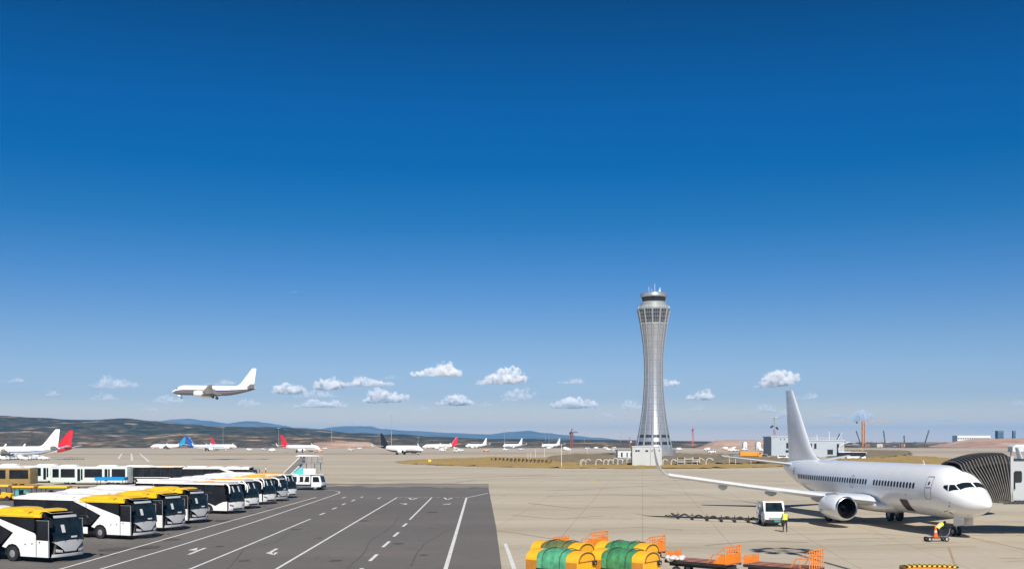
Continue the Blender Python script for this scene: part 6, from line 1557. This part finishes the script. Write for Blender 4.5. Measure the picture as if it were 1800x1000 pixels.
# ---------------------------------------------------------------- sheds and buildings on the skyline
TEALS = mat('teal_roof', (.04, .34, .36), .5); BLUES = mat('blue_sheet', (.02, .30, .52), .5); REDS = mat('red_sheet', (.34, .09, .07), .6)
def shed(label, p0, p1, row, y, m, roof_m=None, group='sheds on the building site'):
    x0, x1 = X_at(p0, y), X_at(p1, y); h = Z_at(row, y); w = (x1 - x0) / 2
    t = thing('site_shed', label, 'shed', ((x0 + x1) / 2, y, 0), 0, group)
    MB().box(-w, w, 0, 8, 0, h * .72).build('wall', m, t); MB().prism([(-w - .3, h * .72), (w + .3, h * .72), (w * .7, h), (-w * .7, h)], -.3, 8.3).build('roof', roof_m or m, t)
    MB().box(-w * .2, w * .2, -.08, 0, 0, h * .4).build('door', DARKM, t)
    return t
shed('bright blue sheet shed under the leaning crane boom', 1607, 1627, 776, 1800, BLUES)
shed('teal-roofed shed left of the bright blue one', 1571, 1586, 776.3, 1800, MIDGREY, TEALS)
shed('grey-green shed right of the orange tower crane', 1531, 1552, 776, 1800, GREY, mat('grey_green', (.25, .33, .30), .6))
shed('dark navy shed at the foot of the orange tower crane', 1496, 1514, 775.5, 1800, NAVY, MIDGREY)
shed('dull red shed right of the bright blue one', 1637, 1658, 777, 1800, REDS)
shed('pale shed between the navy and teal-roofed sheds', 1555, 1566, 777.0, 1800, WHITE)
shed('small white hut on the red soil bank right of the tower', 1307, 1313, 776.5, 1050, WHITE)
shed('second small white hut on the red soil bank, nearer the light mast', 1330, 1337, 776.5, 1050, WHITE)
SITEM = [mat('site_rust', (.26, .11, .07), .7, var=.2), mat('site_grey', (.30, .31, .32), .7, var=.2), mat('site_blue', (.05, .15, .26), .7, var=.2), mat('site_cream', (.50, .46, .40), .7, var=.15), mat('site_dark', (.06, .06, .07), .7, var=.2)]
for k, pp in enumerate(sorted(random.uniform(1442, 1672) for _ in range(30))):
    yy = random.uniform(1420, 1750); hh = random.choice((2.6, 2.6, 5.2, 3.6)); m = SITEM[(k * 7 + int(pp)) % 5]
    t = thing('site_container', ORD[k] + ' container from the left in the clutter round the orange crane', 'container', (X_at(pp, yy), yy, 0), R(random.uniform(-30, 30)), 'containers on the building site')
    MB().box(-random.uniform(2.5, 5), random.uniform(2.5, 5), -1.2, 1.2, 0, hh).build('box', m, t); MB().box(-.5, .5, -1.26, -1.2, 0, 2.0).build('door', DARKM, t); MB().box(-2.4, 2.4, -1.3, 1.3, hh, hh + .15).build('roof', SITEM[(k + 1) % 5], t)
t = simple_building('long_white_building', 'long low white building on the red soil bank at far right', 1683, 1741, 766, 1700, 20, WHITE, [(.02 + .07 * k, .06 + .07 * k, .70, .84) for k in range(14)], WHITE)
def block(label, p0, p1, row, y, m):
    x0, x1 = X_at(p0, y), X_at(p1, y); h = Z_at(row, y); w = (x1 - x0) / 2; t = thing('tower_block', label, 'building', ((x0 + x1) / 2, y, 0), 0, 'distant grey blocks')
    MB().box(-w, w, 0, 2 * w, 0, h).build('wall', m, t); MB().box(-w * 1.02, w * 1.02, -.4, 2 * w + .4, h, h + 1.2).build('roof', m, t)
    for k in range(6):
        for q in range(4): MB().box(lerp(-w, w, .1 + q * .22), lerp(-w, w, .24 + q * .22), -.1, 0, h * (.35 + .10 * k), h * (.41 + .10 * k)).build('window', GLASS, t)
SLATE = mat('distant_slate', (.13, .17, .21), .7)
block('broad slate-grey distant block on the right skyline', 1754, 1764.5, 757.5, 2600, SLATE)
block('narrow slate-grey distant block nearest the right edge', 1781, 1785.5, 757.5, 2600, SLATE)
# white shed roofs at the right edge of the taxiway
t = shed('low white hangar roof at the right edge beyond the jet bridge', 1780, 1830, 781, 820, GREY, WHITE)
# ---------------------------------------------------------------- air
HZ = bpy.data.materials.new('haze_air'); HZ.use_nodes = True
_nt = HZ.node_tree; _nt.nodes.clear()
_o = _nt.nodes.new('ShaderNodeOutputMaterial'); _v = _nt.nodes.new('ShaderNodeVolumePrincipled')
_v.inputs['Color'].default_value = (0.09, 0.47, 1.0, 1); _v.inputs['Density'].default_value = HAZE_D; _v.inputs['Anisotropy'].default_value = 0.0
_nt.links.new(_v.outputs[0], _o.inputs['Volume'])
hb = MB(); hb.box(-20500, 20500, -20500, 20500, -2.5, 310)
hz = hb.build('haze', HZ); hz['kind'] = 'stuff'
